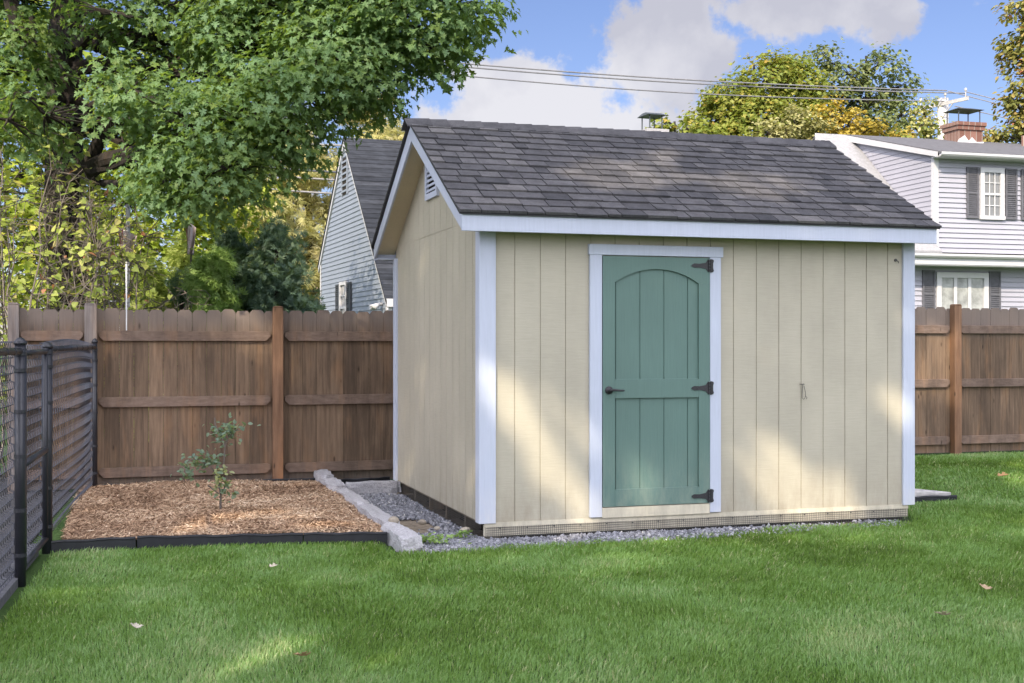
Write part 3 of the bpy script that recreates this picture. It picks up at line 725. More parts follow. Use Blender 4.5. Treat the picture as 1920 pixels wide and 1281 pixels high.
# ---------------------------------------------------------------- houses
M['grey_clap'] = m_paint('grey_clapboard_paint', (.22, .25, .30), .08)
M['white_clap'] = m_paint('white_clapboard_paint', (.32, .32, .37), .05)
M['white_trim'] = m_paint('white_house_trim', (.48, .48, .50), .04)
M['shutter_b'] = m_simple('black_shutter_paint', (.045, .05, .06), .6)
M['shutter_g'] = m_simple('grey_shutter_paint', (.10, .10, .115), .7)
M['old_roof'] = m_attr('old_dark_roofing', [(0, (.020, .023, .030)), (1, (.042, .046, .056))], 3., .55, .95, .01, .2, (1, 3, 3))
M['grey_roof'] = m_attr('weathered_grey_roofing', [(0, (.11, .11, .12)), (1, (.17, .17, .18))], 6., .3, .95, .01)
M['light_roof'] = m_attr('pale_roof_edge', [(0, (.26, .26, .27)), (1, (.36, .36, .36))], 12., .25, .95, .01)
M['pink_roof'] = m_attr('faded_pink_roofing', [(0, (.33, .22, .19)), (1, (.45, .31, .27))], 6., .25, .95, .01)
M['curtain'] = m_simple('white_curtain', (.33, .34, .33), .5, .4, 0, 2.2, .6, .5, .05)
t = NT('window_glass'); M['glass'] = t.done((.17, .175, .18), .08, None, .6)
t = NT('chimney_bricks')
br = t.new('ShaderNodeTexBrick', {'Vector': t.coords(), 'Color1': (.14, .068, .052, 1), 'Color2': (.21, .112, .088, 1), 'Mortar': (.25, .22, .19, 1), 'Scale': 1.})
br.inputs['Mortar Size'].default_value = .010; br.inputs['Brick Width'].default_value = .21; br.inputs['Row Height'].default_value = .075
M['brick'] = t.done(br.outputs[0], .9)
def clapboards(mb, f, z0, z1, lim, pitch, lip=.016):
    """lapped boards: f(s, out, z) gives the point; lim(z) gives (s0, s1)"""
    z = z0
    while z < z1-.01:
        zt = min(z+pitch, z1); a0, b0 = lim(z); a1, b1 = lim(zt)
        if b0-a0 > .03:
            if b1 < a1: a1 = b1 = (a1+b1)/2
            V = [f(a0, lip, z), f(b0, lip, z), f(b1, 0, zt), f(a1, 0, zt), f(a0, 0, z), f(b0, 0, z)]
            mb.add(V, [(0, 1, 2, 3), (4, 5, 1, 0)])
        z = zt
    return mb
def window(par, f, s0, s1, z0, z1, fw, cols, rows, sash=True, curtain=False, frame='white_trim'):
    """f(s, out, z): frame with a sash bar and muntins; glass as its own pane"""
    def bx(mb, a, b, c, d, o0, o1):
        V = [f(a, o0, c), f(b, o0, c), f(b, o0, d), f(a, o0, d), f(a, o1, c), f(b, o1, c), f(b, o1, d), f(a, o1, d)]
        mb.add(V, [(0, 3, 2, 1), (4, 5, 6, 7), (0, 1, 5, 4), (1, 2, 6, 5), (2, 3, 7, 6), (3, 0, 4, 7)])
    fr = MB()
    bx(fr, s0, s1, z1-fw, z1, .0, .06); bx(fr, s0-.02, s1+.02, z0, z0+fw*.8, .0, .075)
    bx(fr, s0, s0+fw, z0+fw*.8, z1-fw, .0, .06); bx(fr, s1-fw, s1, z0+fw*.8, z1-fw, .0, .06)
    o = fr.build('window', M[frame], par)
    a, b, c, d = s0+fw, s1-fw, z0+fw*.8, z1-fw; mu = MB()
    if sash: bx(mu, a, b, (c+d)/2-.03, (c+d)/2+.03, .02, .05)
    sp = [(c, d)] if not sash else [(c, (c+d)/2-.03), ((c+d)/2+.03, d)]
    for p, q in sp:
        for i in range(1, cols): x = a+(b-a)*i/cols; bx(mu, x-.014 if sash else x-.05, x+.014 if sash else x+.05, p, q, .02, .04)
        for j in range(1, rows): z = p+(q-p)*j/rows; bx(mu, a, b, z-.012, z+.012, .018, .038)
    mu.build('muntins', M[frame], o)
    g = MB(); g.add([f(a, .012, c), f(b, .012, c), f(b, .012, d), f(a, .012, d)], [(0, 1, 2, 3)])
    g.build('pane', M['curtain'] if curtain else M['glass'], o)
    return o
def shutter(par, f, s0, s1, z0, z1, m):
    mb = MB()
    def bx(a, b, c, d, o0, o1):
        V = [f(a, o0, c), f(b, o0, c), f(b, o0, d), f(a, o0, d), f(a, o1, c), f(b, o1, c), f(b, o1, d), f(a, o1, d)]
        mb.add(V, [(0, 3, 2, 1), (4, 5, 6, 7), (0, 1, 5, 4), (1, 2, 6, 5), (2, 3, 7, 6), (3, 0, 4, 7)])
    e = .05
    bx(s0, s0+e, z0, z1, .0, .05); bx(s1-e, s1, z0, z1, .0, .05); bx(s0+e, s1-e, z1-e, z1, 0, .05); bx(s0+e, s1-e, z0, z0+e, 0, .05); bx(s0+e, s1-e, (z0+z1)/2-.03, (z0+z1)/2+.03, 0, .05)
    z = z0+e
    while z < z1-e-.03: bx(s0+e, s1-e, z, z+.032, .018, .036); z += .055
    bx(s0+e, s1-e, z0+e, z1-e, .005, .014)
    mb.build('shutter', m, par)

# grey saltbox to the left: gable wall at u = 0 (faces left), ridge runs along u
gh = thing('grey_house', 'blue grey clapboard house with steep dark roof seen left of the shed gable', 'house', (-2.78, 27.7, 0), .351)
GDp, GA, GZA, GZf, GZb, GL = 7.5, 4.35, 6.71, 2.45, 3.77, 12.
def g_lim(z):
    a = 0 if z < GZf else (z-GZf)/(GZA-GZf)*GA
    b = GDp if z < GZb else GDp-(z-GZb)/(GZA-GZb)*(GDp-GA)
    return a+.02, b-.02
gf = lambda s_, o, z: (-o, s_, z)
mb = MB(); clapboards(mb, lambda s_, o, z: (-o, s_, z), -.1, GZA-.12, g_lim, .118, .018)
mb.build('wall', M['grey_clap'], gh)
mb = MB(); clapboards(mb, lambda s_, o, z: (s_, -o, z), -.1, GZf-.1, lambda z: (0, GL), .118, .018); mb.build('wall', M['grey_clap'], gh)
MB().box((0.02, GDp-.05, -.1), (GL, GDp, GZb)).box((GL-.05, .02, -.1), (GL, GDp-.06, GZf)).build('wall', M['grey_clap'], gh)
def roof_pts(v): return GZA - (GA-v)/GA*(GZA-GZf) if v < GA else GZA - (v-GA)/(GDp-GA)*(GZA-GZb)
rm = MB(); rr_ = random.Random(8)
for side, (va, vb) in enumerate(((-.10, GA), (GDp+.18, GA))):
    n = 34
    for i in range(n):
        p, q = va+(vb-va)*i/n, va+(vb-va)*(i+1)/n
        rm.add([(-.07, p, roof_pts(p)+.075), (GL+.1, p, roof_pts(p)+.075), (GL+.1, q, roof_pts(q)+.055), (-.07, q, roof_pts(q)+.055), (-.07, p, roof_pts(p)+.035), (GL+.1, p, roof_pts(p)+.035)],
               [(0, 1, 2, 3), (4, 5, 1, 0), (0, 3, 4)], rr_.uniform(.1, .9))
rm.prism([(-.10, roof_pts(-.10)), (GA, GZA), (GDp+.18, roof_pts(GDp+.18)), (GDp+.18, roof_pts(GDp+.18)+.034), (GA, GZA+.05), (-.10, roof_pts(-.10)+.034)], -.07, GL+.1, 'x', .3)
groof = rm.build('roof', M['old_roof'], gh)
for va, vb in ((-.10, GA-.002), (GDp+.18, GA+.002)):
    MB().prism([(va, roof_pts(va)-.005), (vb, roof_pts(vb)-.005), (vb, roof_pts(vb)-.15), (va, roof_pts(va)-.13)], -.05, -.012, 'x').build('rake_board', M['white_trim'], gh)
MB().box((-.05, -.12, GZf-.16), (GL, -.02, GZf+.02)).build('fascia', M['white_trim'], gh)
MB().box((-.05, -.03, -.1), (.09, .001, GZf-.161)).box((-.03, .002, -.1), (-.0185, .09, GZf-.18)).build('corner_board', M['white_trim'], gh)
MB().box((-.03, GDp-.09, -.1), (-.0185, GDp+.01, GZb-.1)).build('corner_board', M['white_trim'], gh)
def gwall(s_, o, z): return (-.018-o, s_, z)
window(gh, gwall, 4.02, 4.80, 1.75, 3.06, .09, 2, 2)
shutter(gh, gwall, 3.55, 3.97, 1.78, 3.02, M['shutter_b']); shutter(gh, gwall, 4.86, 5.30, 1.78, 3.02, M['shutter_b'])
vm = MB()
for k in range(6): vm.box((-.045, 4.05, 5.36+k*.15), (-.019, 4.62, 5.36+k*.15+.05), .5)
vm.box((-.05, 4.0, 5.28), (-.019, 4.05, 6.26)).box((-.05, 4.62, 5.28), (-.019, 4.67, 6.26)); vm.build('gable_vent', M['grey_clap'], gh)
MB().box((-.0235, 4.05, 5.3), (-.0195, 4.62, 6.24)).build('vent_backing', M['dark'], gh)
fl = MB().tube([(-.02, .42, 2.36), (-.12, .42, 2.36)], .04, 10)
for dv in (-.09, .09): fl.tube([(-.10, .42+dv*.3, 2.36), (-.16, .42+dv, 2.33), (-.26, .42+dv*1.5, 2.28)], [.03, .05, .075], 12)
fl.build('flood_light', M['white_trim'], gh, smooth=True)
M['cap_metal'] = m_simple('chimney_cap_metal', (.075, .085, .09), .5, .4, .3)
def chimney(par, u0, u1, v0, v1, zb, zt, m, capm):
    b = MB().box((u0, v0, zb), (u1, v1, zt-.24)).box((u0-.05, v0-.05, zt-.2395), (u1+.05, v1+.05, zt-.11)).box((u0-.09, v0-.09, zt-.1095), (u1+.09, v1+.09, zt)).build('chimney', m, par)
    c = MB(); w = .013; zc = zt+.40
    for x in (u0+.06, u1-.06):
        for y in (v0+.06, v1-.06): c.box((x-w, y-w, zt+.001), (x+w, y+w, zc))
    um, vm_ = (u0+u1)/2, (v0+v1)/2
    for q0, q1 in ((-.05, .0),): 
        P = [(u0+q0, v0+q0, zc), (u1-q0, v0+q0, zc), (u1-q0, v1-q0, zc), (u0+q0, v1-q0, zc), (um-.25, vm_-.1, zc+.09), (um+.25, vm_-.1, zc+.09), (um+.25, vm_+.1, zc+.09), (um-.25, vm_+.1, zc+.09)]
        c.add(P, [(3, 2, 1, 0), (4, 5, 6, 7), (0, 1, 5, 4), (1, 2, 6, 5), (2, 3, 7, 6), (3, 0, 4, 7)])
    c.build('chimney_cap', capm, b); return b
chimney(gh, 8.52, 9.02, 4.1, 4.7, 6.2, 7.46, M['granite'], M['cap_metal'])

# white house to the right: dormer front wall on v = 0, its left side on u = 0
wh = thing('white_house', 'white clapboard house with grey shutters and brick chimney behind the right fence', 'house', (11.607, 34.0, 0), .281)
WL = 13.; WR, WZR, WZE, WZG = 4.3, 7.82, 6.63, 3.93
slope = (WZR-WZG)/(WR+.35)
def wz(v): return WZR - (WR-v)*slope if v < WR else WZR - (v-WR)*slope
fw_ = lambda s_, o, z: (s_, -o, z)
mb = MB(); clapboards(mb, fw_, 3.98, WZE-.02, lambda z: (0.0, WL),   .138, .032); mb.build('dormer_wall', M['white_clap'], wh)
mb = MB(); clapboards(mb, lambda s_, o, z: (-o, s_, z), 3.9, WZR-.2, lambda z: (.0, min(WR, max(0, WR-(WZR-z)/slope)) if False else min(max((z-WZG)/slope-.35, 0), WR)),   .138, .032)
def dz_(v): return WZE + (WZR-WZE)*v/WR
mb = MB(); z = 3.9
while z < WZR-.1:
    zt = z+.138
    b0 = min(WR, max(0, WR-(WZR-z)/slope)); a0 = max(0, (z-WZE)/(WZR-WZE)*WR)
    b1 = min(WR, max(0, WR-(WZR-zt)/slope)); a1 = max(0, (zt-WZE)/(WZR-WZE)*WR)
    if z < WZG+.1: b0 = max(b0, .0)
    if b0 > a0+.02: mb.add([(-.02, a0, z), (-.02, b0, z), (0, max(b1, a1), zt), (0, a1, zt), (0, a0, z), (0, b0, z)], [(0, 3, 2, 1), (4, 0, 1, 5)])
    z = zt
mb.build('dormer_side', M['white_clap'], wh)
mb = MB(); clapboards(mb, lambda s_, o, z: (s_, .30-o, z), -.1, 3.62, lambda z: (-1.0, WL),   .138, .032); mb.build('wall', M['white_clap'], wh)
mb = MB(); clapboards(mb, lambda s_, o, z: (-1.0-o, s_, z), -.1, WZR-.2, lambda z: (max(.3, WR-(WZR-z)/slope), min(2*WR, WR+(WZR-z)/slope)),   .138, .032); mb.build('wall', M['white_clap'], wh)
MB().box((-.98, 2*WR-.06, -.1), (WL, 2*WR, 3.7)).box((WL-.06, .31, -.1), (WL, 2*WR-.07, 3.7)).box((WL-.061, .31, 3.70), (WL, WR, 6.6)).build('wall', M['white_clap'], wh)
# corner boards, soffits, gutters
MB().box((-.035, -.035, 3.98), (.11, -.0205, WZE-.06)).box((-.035, -.0204, 3.98), (-.0205, .10, WZE-.02)).build('corner_board', M['white_trim'], wh)
MB().box((-1.035, .262, -.1), (-.90, .2795, 3.60)).build('corner_board', M['white_trim'], wh)
MB().box((-1.0, -.34, 3.60), (WL, .30, 3.625)).build('soffit', M['white_trim'], wh)
MB().box((-.10, -.36, WZE-.075), (WL, -.001, WZE-.045)).build('soffit', M['white_trim'], wh)
def gutter(u0, u1, v, z):
    P = [(v, z), (v-.02, z), (v-.09, z+.02), (v-.125, z+.06), (v-.13, z+.12), (v-.118, z+.12), (v-.11, z+.07), (v-.08, z+.035), (v, z+.03)]
    MB().prism(P, u0, u1, 'x').build('gutter', M['white_trim'], wh)
gutter(-1.1, WL, -.36, 3.79); gutter(-.12, WL, -.38, WZE-.08)
MB().box((-1.05, -.36, 3.626), (WL, -.335, 3.90)).build('fascia', M['white_trim'], wh)
MB().box((-.10, -.38, WZE-.044), (WL, -.36, WZE+.06)).build('fascia', M['white_trim'], wh)
# roofs: main slope left of the dormer, dormer roof, rear slope
MB().prism([(-.38, wz(-.38)+.02), (WR, WZR+.02), (WR, WZR+.08), (-.38, wz(-.38)+.08)], -1.18, -.022, 'x').build('roof', M['light_roof'], wh)
MB().prism([(-.42, WZE+.02), (WR, WZR+.021), (WR, WZR+.09), (-.42, WZE+.07)], -.14, WL, 'x').build('dormer_roof', M['grey_roof'], wh)
MB().prism([(WR, WZR+.022), (2*WR+.4, wz(2*WR+.4)+.02), (2*WR+.4, wz(2*WR+.4)+.08), (WR, WZR+.081)], -1.18, WL, 'x').build('roof', M['grey_roof'], wh)
MB().prism([(-.36, WZE+.05), (WR, WZR+.06), (WR, WZR-.12), (-.36, WZE-.09)], -.165, -.142, 'x').build('rake_board', M['white_trim'], wh)
MB().prism([(-.36, wz(-.36)+.07), (WR, WZR+.07), (WR, WZR-.14), (-.36, wz(-.36)-.12)], -1.21, -1.181, 'x').build('rake_board', M['white_trim'], wh)
wf = lambda s_, o, z: (s_, -.02-o, z)
window(wh, wf, 1.43, 2.21, 4.92, 6.36, .13, 3, 2)
shutter(wh, wf, 1.00, 1.38, 4.94, 6.36, M['shutter_g']); shutter(wh, wf, 2.26, 2.64, 4.94, 6.36, M['shutter_g'])
shutter(wh, wf, 2.78, 3.16, 4.94, 6.36, M['shutter_g']); window(wh, wf, 3.21, 3.99, 4.92, 6.36, .13, 3, 2); shutter(wh, wf, 4.04, 4.42, 4.94, 6.36, M['shutter_g'])
wl_ = lambda s_, o, z: (s_, .28-o, z)
window(wh, wl_, .24, 1.92, 2.2, 3.45, .15, 3, 1, sash=False, curtain=True)
shutter(wh, wl_, -.20, .19, 2.2, 3.50, M['shutter_g']); shutter(wh, wl_, 1.95, 2.33, 2.2, 3.50, M['shutter_g'])
ch = chimney(wh, 3.33, 4.22, 3.55, 4.25, 7.2, 8.35, M['brick'], M['cap_metal'])
MB().prism([(3.25, 7.60), (3.80, 7.56), (4.2, 7.62), (4.25, 7.76), (3.98, 7.74), (3.82, 7.88), (3.7, 7.76), (3.55, 7.93), (3.34, 7.80)], 3.525, 3.545, 'y').build('flashing', M['white_trim'], ch)
MB().tube([(5.45, 3.2, 7.4), (5.45, 3.2, 7.95)], .07, 12).build('vent_pipe', M['brick'], wh)

# a further house whose faded roof shows between the evergreens and the grey house
ph = thing('pink_roof_house', 'distant low house with faded pink roof left of the grey house', 'house', (-9.4, 56., 0), .3)
MB().prism([(0, 2.0), (3.6, 4.7), (7.2, 2.0)], -.6, 9, 'x', .5).build('roof', M['pink_roof'], ph)
MB().box((-.2, .3, -.1), (8.6, 6.9, 2.2)).build('wall', M['white_clap'], ph)
MB().prism([(.3, 2.0), (3.6, 4.5), (6.9, 2.0)], -.35, -.2, 'x').build('gable', M['white_clap'], ph)
MB().box((2.2, 2.0, 3.6), (2.7, 2.5, 5.0)).build('chimney', M['white_trim'], ph)

# ---------------------------------------------------------------- foliage
MAPLE = np.array([(0, 0), (-.10, .16), (-.02, .44), (.14, .21), (.30, .37), (.33, .60), (.47, .42), (.60, .46), (.50, .15), (.72, .24), (.78, .11), (1.0, 0)])
def leaf_tpl(half, fold=.18, droop=.12):
    o = np.concatenate([half, half[-2:0:-1]*[1, -1]]); c = np.array([[.38, 0]]); P = np.concatenate([c, o])
    z = fold*np.abs(P[:, 1]) - droop*P[:, 0]**2
    n = len(o); F = np.array([(0, 1+i, 1+(i+1) % n) for i in range(n)])
    return np.column_stack([P, z]), F
T_MAPLE = leaf_tpl(MAPLE, .30, .32)
T_MAPLE_LO = leaf_tpl(np.array([(0, 0), (.02, .44), (.2, .30), (.46, .58), (.52, .22), (1, 0)]))
T_OVAL = leaf_tpl(np.array([(0, 0), (.18, .24), (.45, .33), (.75, .22), (1, 0)]), .25)
T_HEART = leaf_tpl(np.array([(.06, 0), (-.06, .2), (.06, .42), (.35, .45), (.7, .22), (1, 0)]), .2)
def spray_tpl(k=5):
    V, F = [], []
    for i in range(k):
        a = (i/(k-1)-.5)*1.9; L_ = 1-.35*abs(a); b = .12*abs(i-(k-1)/2)
        d = np.array([math.cos(a), math.sin(a)]); s_ = np.array([-d[1], d[0]])*.07; o = np.array([b*0, 0])
        n = len(V); pts = [o, o+d*L_*.5+s_, o+d*L_, o+d*L_*.5-s_]
        V += [(p[0], p[1], .12*math.sin(i*2.1)*np.hypot(*p)) for p in pts]; F += [(n, n+1, n+2), (n, n+2, n+3)]
    return np.array(V), np.array(F)
T_SPRAY = spray_tpl()
def leaves(name, C_, Nn, Dd, S, val, tpl, m, parent=None):
    TV, TF = tpl; Nn = unit(Nn); Dd = unit(Dd - Nn*(Dd*Nn).sum(1, keepdims=True)); Sd = np.cross(Nn, Dd); n = len(C_)
    V = C_[:, None] + S[:, None, None]*(TV[None, :, 0:1]*Dd[:, None] + TV[None, :, 1:2]*Sd[:, None] + TV[None, :, 2:3]*Nn[:, None])
    F = TF[None] + (np.arange(n)*len(TV))[:, None, None]
    return np_mesh(name, V.reshape(-1, 3), F.reshape(-1, 3), np.repeat(val, len(TV)), m, parent)
def crown_points(r, blobs, per_m2, clump_r, n_leaf, flat=.6, shell=.55, upness=.75, droop=.35, jit=.55):
    """leaves in clumps spread through ellipsoid boughs"""
    cc, bc = [], []
    for c, rad in blobs:
        rad = np.array(rad, float); area = 4*math.pi*((rad[0]*rad[1])**1.6/3 + (rad[0]*rad[2])**1.6/3 + (rad[1]*rad[2])**1.6/3)**(1/1.6)
        k = max(3, int(area*per_m2)); d = unit(r.normal(size=(k, 3))); q = (shell + (1.06-shell)*r.random(k)**.7)[:, None]
        cc.append(np.array(c) + d*q*rad); bc.append(np.repeat(np.array(c)[None], k, 0))
    cc, bc = np.concatenate(cc), np.concatenate(bc); K = len(cc)
    tone = r.normal(0, .16, K)
    nl = np.maximum(3, (n_leaf*(.5 + r.random(K))).astype(int)); idx = np.repeat(np.arange(K), nl); n = len(idx)
    cr = clump_r*(.6 + .8*r.random(K))
    off = r.normal(size=(n, 3))*np.array([1, 1, flat]); off = off/np.maximum(np.linalg.norm(off, axis=1, keepdims=True), 1e-6)*(r.random(n)**.45)[:, None]
    outd = unit(cc - bc)[idx]
    P = cc[idx] + off*cr[idx][:, None]
    P[:, 2] -= droop*.5*(off[:, 0]**2 + off[:, 1]**2)*cr[idx]
    N_ = np.array([0, 0, upness]) + outd*.35 + off*.3 + r.normal(size=(n, 3))*jit*.6
    D_ = outd*.5 + off*.9 + np.array([0, 0, -droop]) + r.normal(size=(n, 3))*jit
    val = np.clip(.5 + tone[idx] + r.normal(0, .16, n), 0, 1)
    return P, N_, D_, val, cc, bc
def limb(mb, a, b, r0, r1, sag=0., k=7, rr=None, n=7):
    a, b = Vector(a), Vector(b); P, Rr = [], []; rr = rr or random
    j = (b-a).length*.05
    for i in range(n):
        t_ = i/(n-1); p = a.lerp(b, t_); p.z += sag*math.sin(math.pi*t_)
        if 0 < i < n-1: p += Vector((rr.uniform(-j, j), rr.uniform(-j, j), rr.uniform(-j, j)))
        P.append(p); Rr.append(r0 + (r1-r0)*t_)
    mb.tube(P, Rr, k, cap=False)
TONE = {
 'maple': [(0, (.150, .215, .050)), (.3, (.150, .240, .090)), (.7, (.160, .265, .128)), (1, (.24, .34, .15))],
 'yellowgreen': [(0, (.14, .20, .025)), (.4, (.25, .33, .04)), (.8, (.38, .43, .06)), (1, (.50, .46, .10))],
 'vine': [(0, (.16, .22, .05)), (.4, (.28, .35, .08)), (.75, (.42, .46, .13)), (.93, (.50, .47, .18)), (1, (.42, .20, .11))],
 'pine': [(0, (.26, .27, .10)), (.4, (.42, .40, .16)), (.8, (.55, .50, .24)), (1, (.62, .56, .34))],
 'yew': [(0, (.075, .130, .105)), (.5, (.135, .215, .165)), (1, (.23, .33, .24))],
 'feather': [(0, (.15, .25, .065)), (.5, (.25, .38, .11)), (1, (.36, .50, .18))],
 'arbor': [(0, (.20, .28, .06)), (.5, (.34, .42, .10)), (1, (.48, .53, .17))],
 'turning': [(0, (.115, .165, .028)), (.35, (.19, .235, .040)), (.7, (.27, .285, .055)), (1, (.38, .27, .06))],
 'oak': [(0, (.090, .125, .050)), (.5, (.155, .195, .075)), (1, (.28, .29, .11))],
 'gold': [(0, (.24, .20, .03)), (.5, (.40, .31, .05)), (1, (.52, .38, .09))],
 'paleolive': [(0, (.20, .20, .08)), (.5, (.34, .33, .14)), (1, (.48, .45, .22))],
 'speckled': [(0, (.12, .16, .035)), (.4, (.26, .29, .07)), (.8, (.48, .44, .19)), (1, (.62, .54, .35))],
 'russet': [(0, (.10, .12, .035)), (.45, (.21, .22, .055)), (.75, (.36, .29, .09)), (1, (.38, .16, .09))],
 'plant': [(0, (.12, .185, .155)), (.6, (.21, .29, .22)), (1, (.40, .44, .24))],
}
for k_, st_ in TONE.items():
    dark_ = k_ in ('maple', 'yew', 'plant')
    M['lf_'+k_] = m_leaf(k_+'_leaves', st_, .46 if dark_ else .40, .5, (1.5, 1.4, .45) if k_ in ('maple', 'plant', 'yew') else (1.15, 1.12, .7), .28)
def make_tree(name, label, base, trunk_pts, trunk_r, blobs, tone, tpl, size, per_m2, clump_r, n_leaf, seed, cat='tree', group=None, bark='bark', carve=None, twig_frac=.5, limb_r=.06, extra=(), **kw):
    """blobs in world space; trunk, limbs and twigs are one part, leaves another"""
    root = thing(name, label, cat, base, 0, group); B0 = np.array(base)
    r = np.random.default_rng(seed); rr = random.Random(seed)
    P, N_, D_, val, cc, bc = crown_points(r, blobs, per_m2, clump_r, n_leaf, **kw)
    if carve is not None:
        kp = carve(P, r); P, N_, D_, val = P[kp], N_[kp], D_[kp], val[kp]
    S = size*(.65 + .6*r.random(len(P)))
    leaves('crown', P - B0, N_, D_, S, val, tpl, M['lf_'+tone], root)
    tm = MB(); tp = [np.array(p) for p in trunk_pts]
    tm.tube([p-B0 for p in tp], trunk_r, 12)
    for bi, (c, rad) in enumerate(blobs):
        c = np.array(c, float)
        # leave the trunk at the height that lets the limb rise towards its bough
        hd_ = np.hypot(*(c[:2]-tp[-1][:2])); zt = min(max(c[2]-{'maple_tree': -.18, 'yellow_green_tree': .18}.get(name, .45)*hd_-.1, tp[0][2]+(tp[-1][2]-tp[0][2])*.25), tp[-1][2])
        k = min(range(len(tp)-1), key=lambda i: abs((tp[i][2]+tp[i+1][2])/2-zt)); f_ = np.clip((zt-tp[k][2])/max(1e-6, tp[k+1][2]-tp[k][2]), 0, 1)
        a = tp[k]+(tp[k+1]-tp[k])*f_
        limb(tm, a-B0, c-B0, limb_r, limb_r*.35, -.03*hd_, 7, rr)
        own = [q for q in range(len(cc)) if np.abs(bc[q]-c).sum() < 1e-6]; rr.shuffle(own)
        for q in own[:int(len(own)*twig_frac)]: limb(tm, c-B0, cc[q]-B0, limb_r*.28, limb_r*.06, 0, 4, rr, 5)
    for P_, R_ in extra: tm.tube([Vector(p)-Vector(base) for p in P_], R_, 9, cap=False)
    tm.build('trunk', M[bark], root)
    return root
def at(px, py, Y): return ((px-960)/2320*Y, Y, CAM_H-(py-645)/2320*Y)   # a spot at distance Y

# gaps that let the sun through to the undergrowth beyond the fence
HOLES_B = [(np.array(q_), r_) for q_, r_ in ((at(30, 290, 13.4), .55), (at(110, 400, 13.4), .45), (at(220, 450, 13.4), .40), (at(300, 400, 13.4), .3), (at(40, 480, 13.4), .45), (at(410, 520, 15), .38), (at(480, 500, 15.2), .4), (at(530, 480, 15.4), .4), (at(345, 500, 17.5), .55), (at(280, 540, 17), .5))]
def carve_gaps(P, r):
    keep = np.ones(len(P), bool)
    for c, rad in HOLES_B:
        d = P - c; t_ = d@SUN; d = d - t_[:, None]*SUN; keep &= ~((np.linalg.norm(d, axis=1) < rad*(.85 + .3*r.random(len(P)))) & (t_ > .7))
    return keep
# the big maple: trunk beyond the fence, boughs reaching over it towards the shed
MB_ = [(at(858, 12, 12.4), (.40, .8, .30)), (at(745, 35, 12.4), (.70, 1.0, .50)), (at(790, 82, 12.2), (.36, .7, .26)), (at(660, 105, 12.3), (.62, 1.0, .45)), (at(560, 165, 12.2), (.66, .9, .46)), (at(680, 150, 12.1), (.34, .7, .26)),
       (at(475, 235, 12.1), (.62, .9, .44)), (at(545, 245, 12.0), (.26, .5, .22)), (at(430, 310, 12.0), (.46, .7, .36)), (at(375, 355, 12.3), (.42, .7, .26)), (at(600, 10, 13), (1.0, 1.3, .55)), (at(490, 90, 13), (.75, 1.2, .45)),
       (at(360, 235, 12.4), (.75, 1.0, .42)), (at(310, 310, 12.4), (.50, .7, .32)), (at(235, 175, 12.8), (.55, .9, .30)), (at(225, 235, 12.7), (.55, .8, .30)), (at(85, 215, 12.7), (.62, .8, .26)), (at(30, 175, 12.6), (.4, .6, .22)),
       (at(-10, 130, 13.4), (.6, .8, .33)), (at(285, 55, 13.6), (.6, .8, .38)), (at(310, 130, 13.5), (.45, .7, .28)), (at(30, 70, 13.4), (.42, .6, .24)), (at(15, 225, 12.8), (.45, .6, .24)), (at(370, 60, 13.2), (.45, .7, .3)), (at(500, -10, 13.5), (.7, 1.0, .40)), (at(215, 25, 12.7), (.42, .7, .26)), (at(40, 0, 15.4), (.6, .8, .3)),
       (at(700, -140, 12.5), (1.5, 1.6, .7)), (at(450, -190, 13), (1.4, 1.6, .7)), (at(120, -190, 13.5), (1.6, 1.8, .8)), (at(350, -460, 14), (2.2, 2.4, 1.3)), (at(-100, -350, 14.5), (1.8, 2.2, 1.3)),
       (at(650, -400, 14), (1.6, 2., 1.0)), (at(150, -700, 14.5), (2.4, 2.6, 1.5)), (at(-250, -50, 14.5), (1.3, 1.6, .9)), (at(-200, 230, 14.5), (1.2, 1.4, .7))]
tx, ty = at(125, 600, 14.6)[:2]
make_tree('maple_tree', 'big dark green maple tree whose leafy boughs fill the upper left above the fence', (tx, ty, -.05),
          [(tx, ty, -.05), (tx-.02, ty, .4), (tx+.04, ty, 1.6), (tx-.03, ty, 3.2), (tx-.02, ty, 5.0), (tx+.1, ty+.1, 7.5), (tx+.2, ty+.2, 9.5)], [.36, .29, .25, .225, .20, .14, .06],
          MB_, 'maple', T_MAPLE, .072, 7.0, .30, 44, 21, limb_r=.06, twig_frac=.4, carve=carve_gaps,
          extra=[([at(118, 330, 14.6), at(160, 322, 14.1), at(200, 300, 13.6), at(240, 290, 13.3), at(285, 278, 12.9), at(340, 255, 12.6)], [.15, .11, .09, .08, .07, .04]),
                 ([at(160, 325, 14.1), at(175, 290, 13.9), at(190, 255, 13.7), at(215, 200, 13.5)], [.10, .08, .07, .05]),
                 ([at(110, 190, 14.7), at(75, 135, 14.6), at(50, 85, 14.6), at(25, 20, 14.6), at(5, -60, 14.6)], [.12, .11, .10, .09, .07]), ([at(62, 110, 14.6), at(62, 60, 14.7), at(58, 20, 14.7)], [.05, .045, .03])])

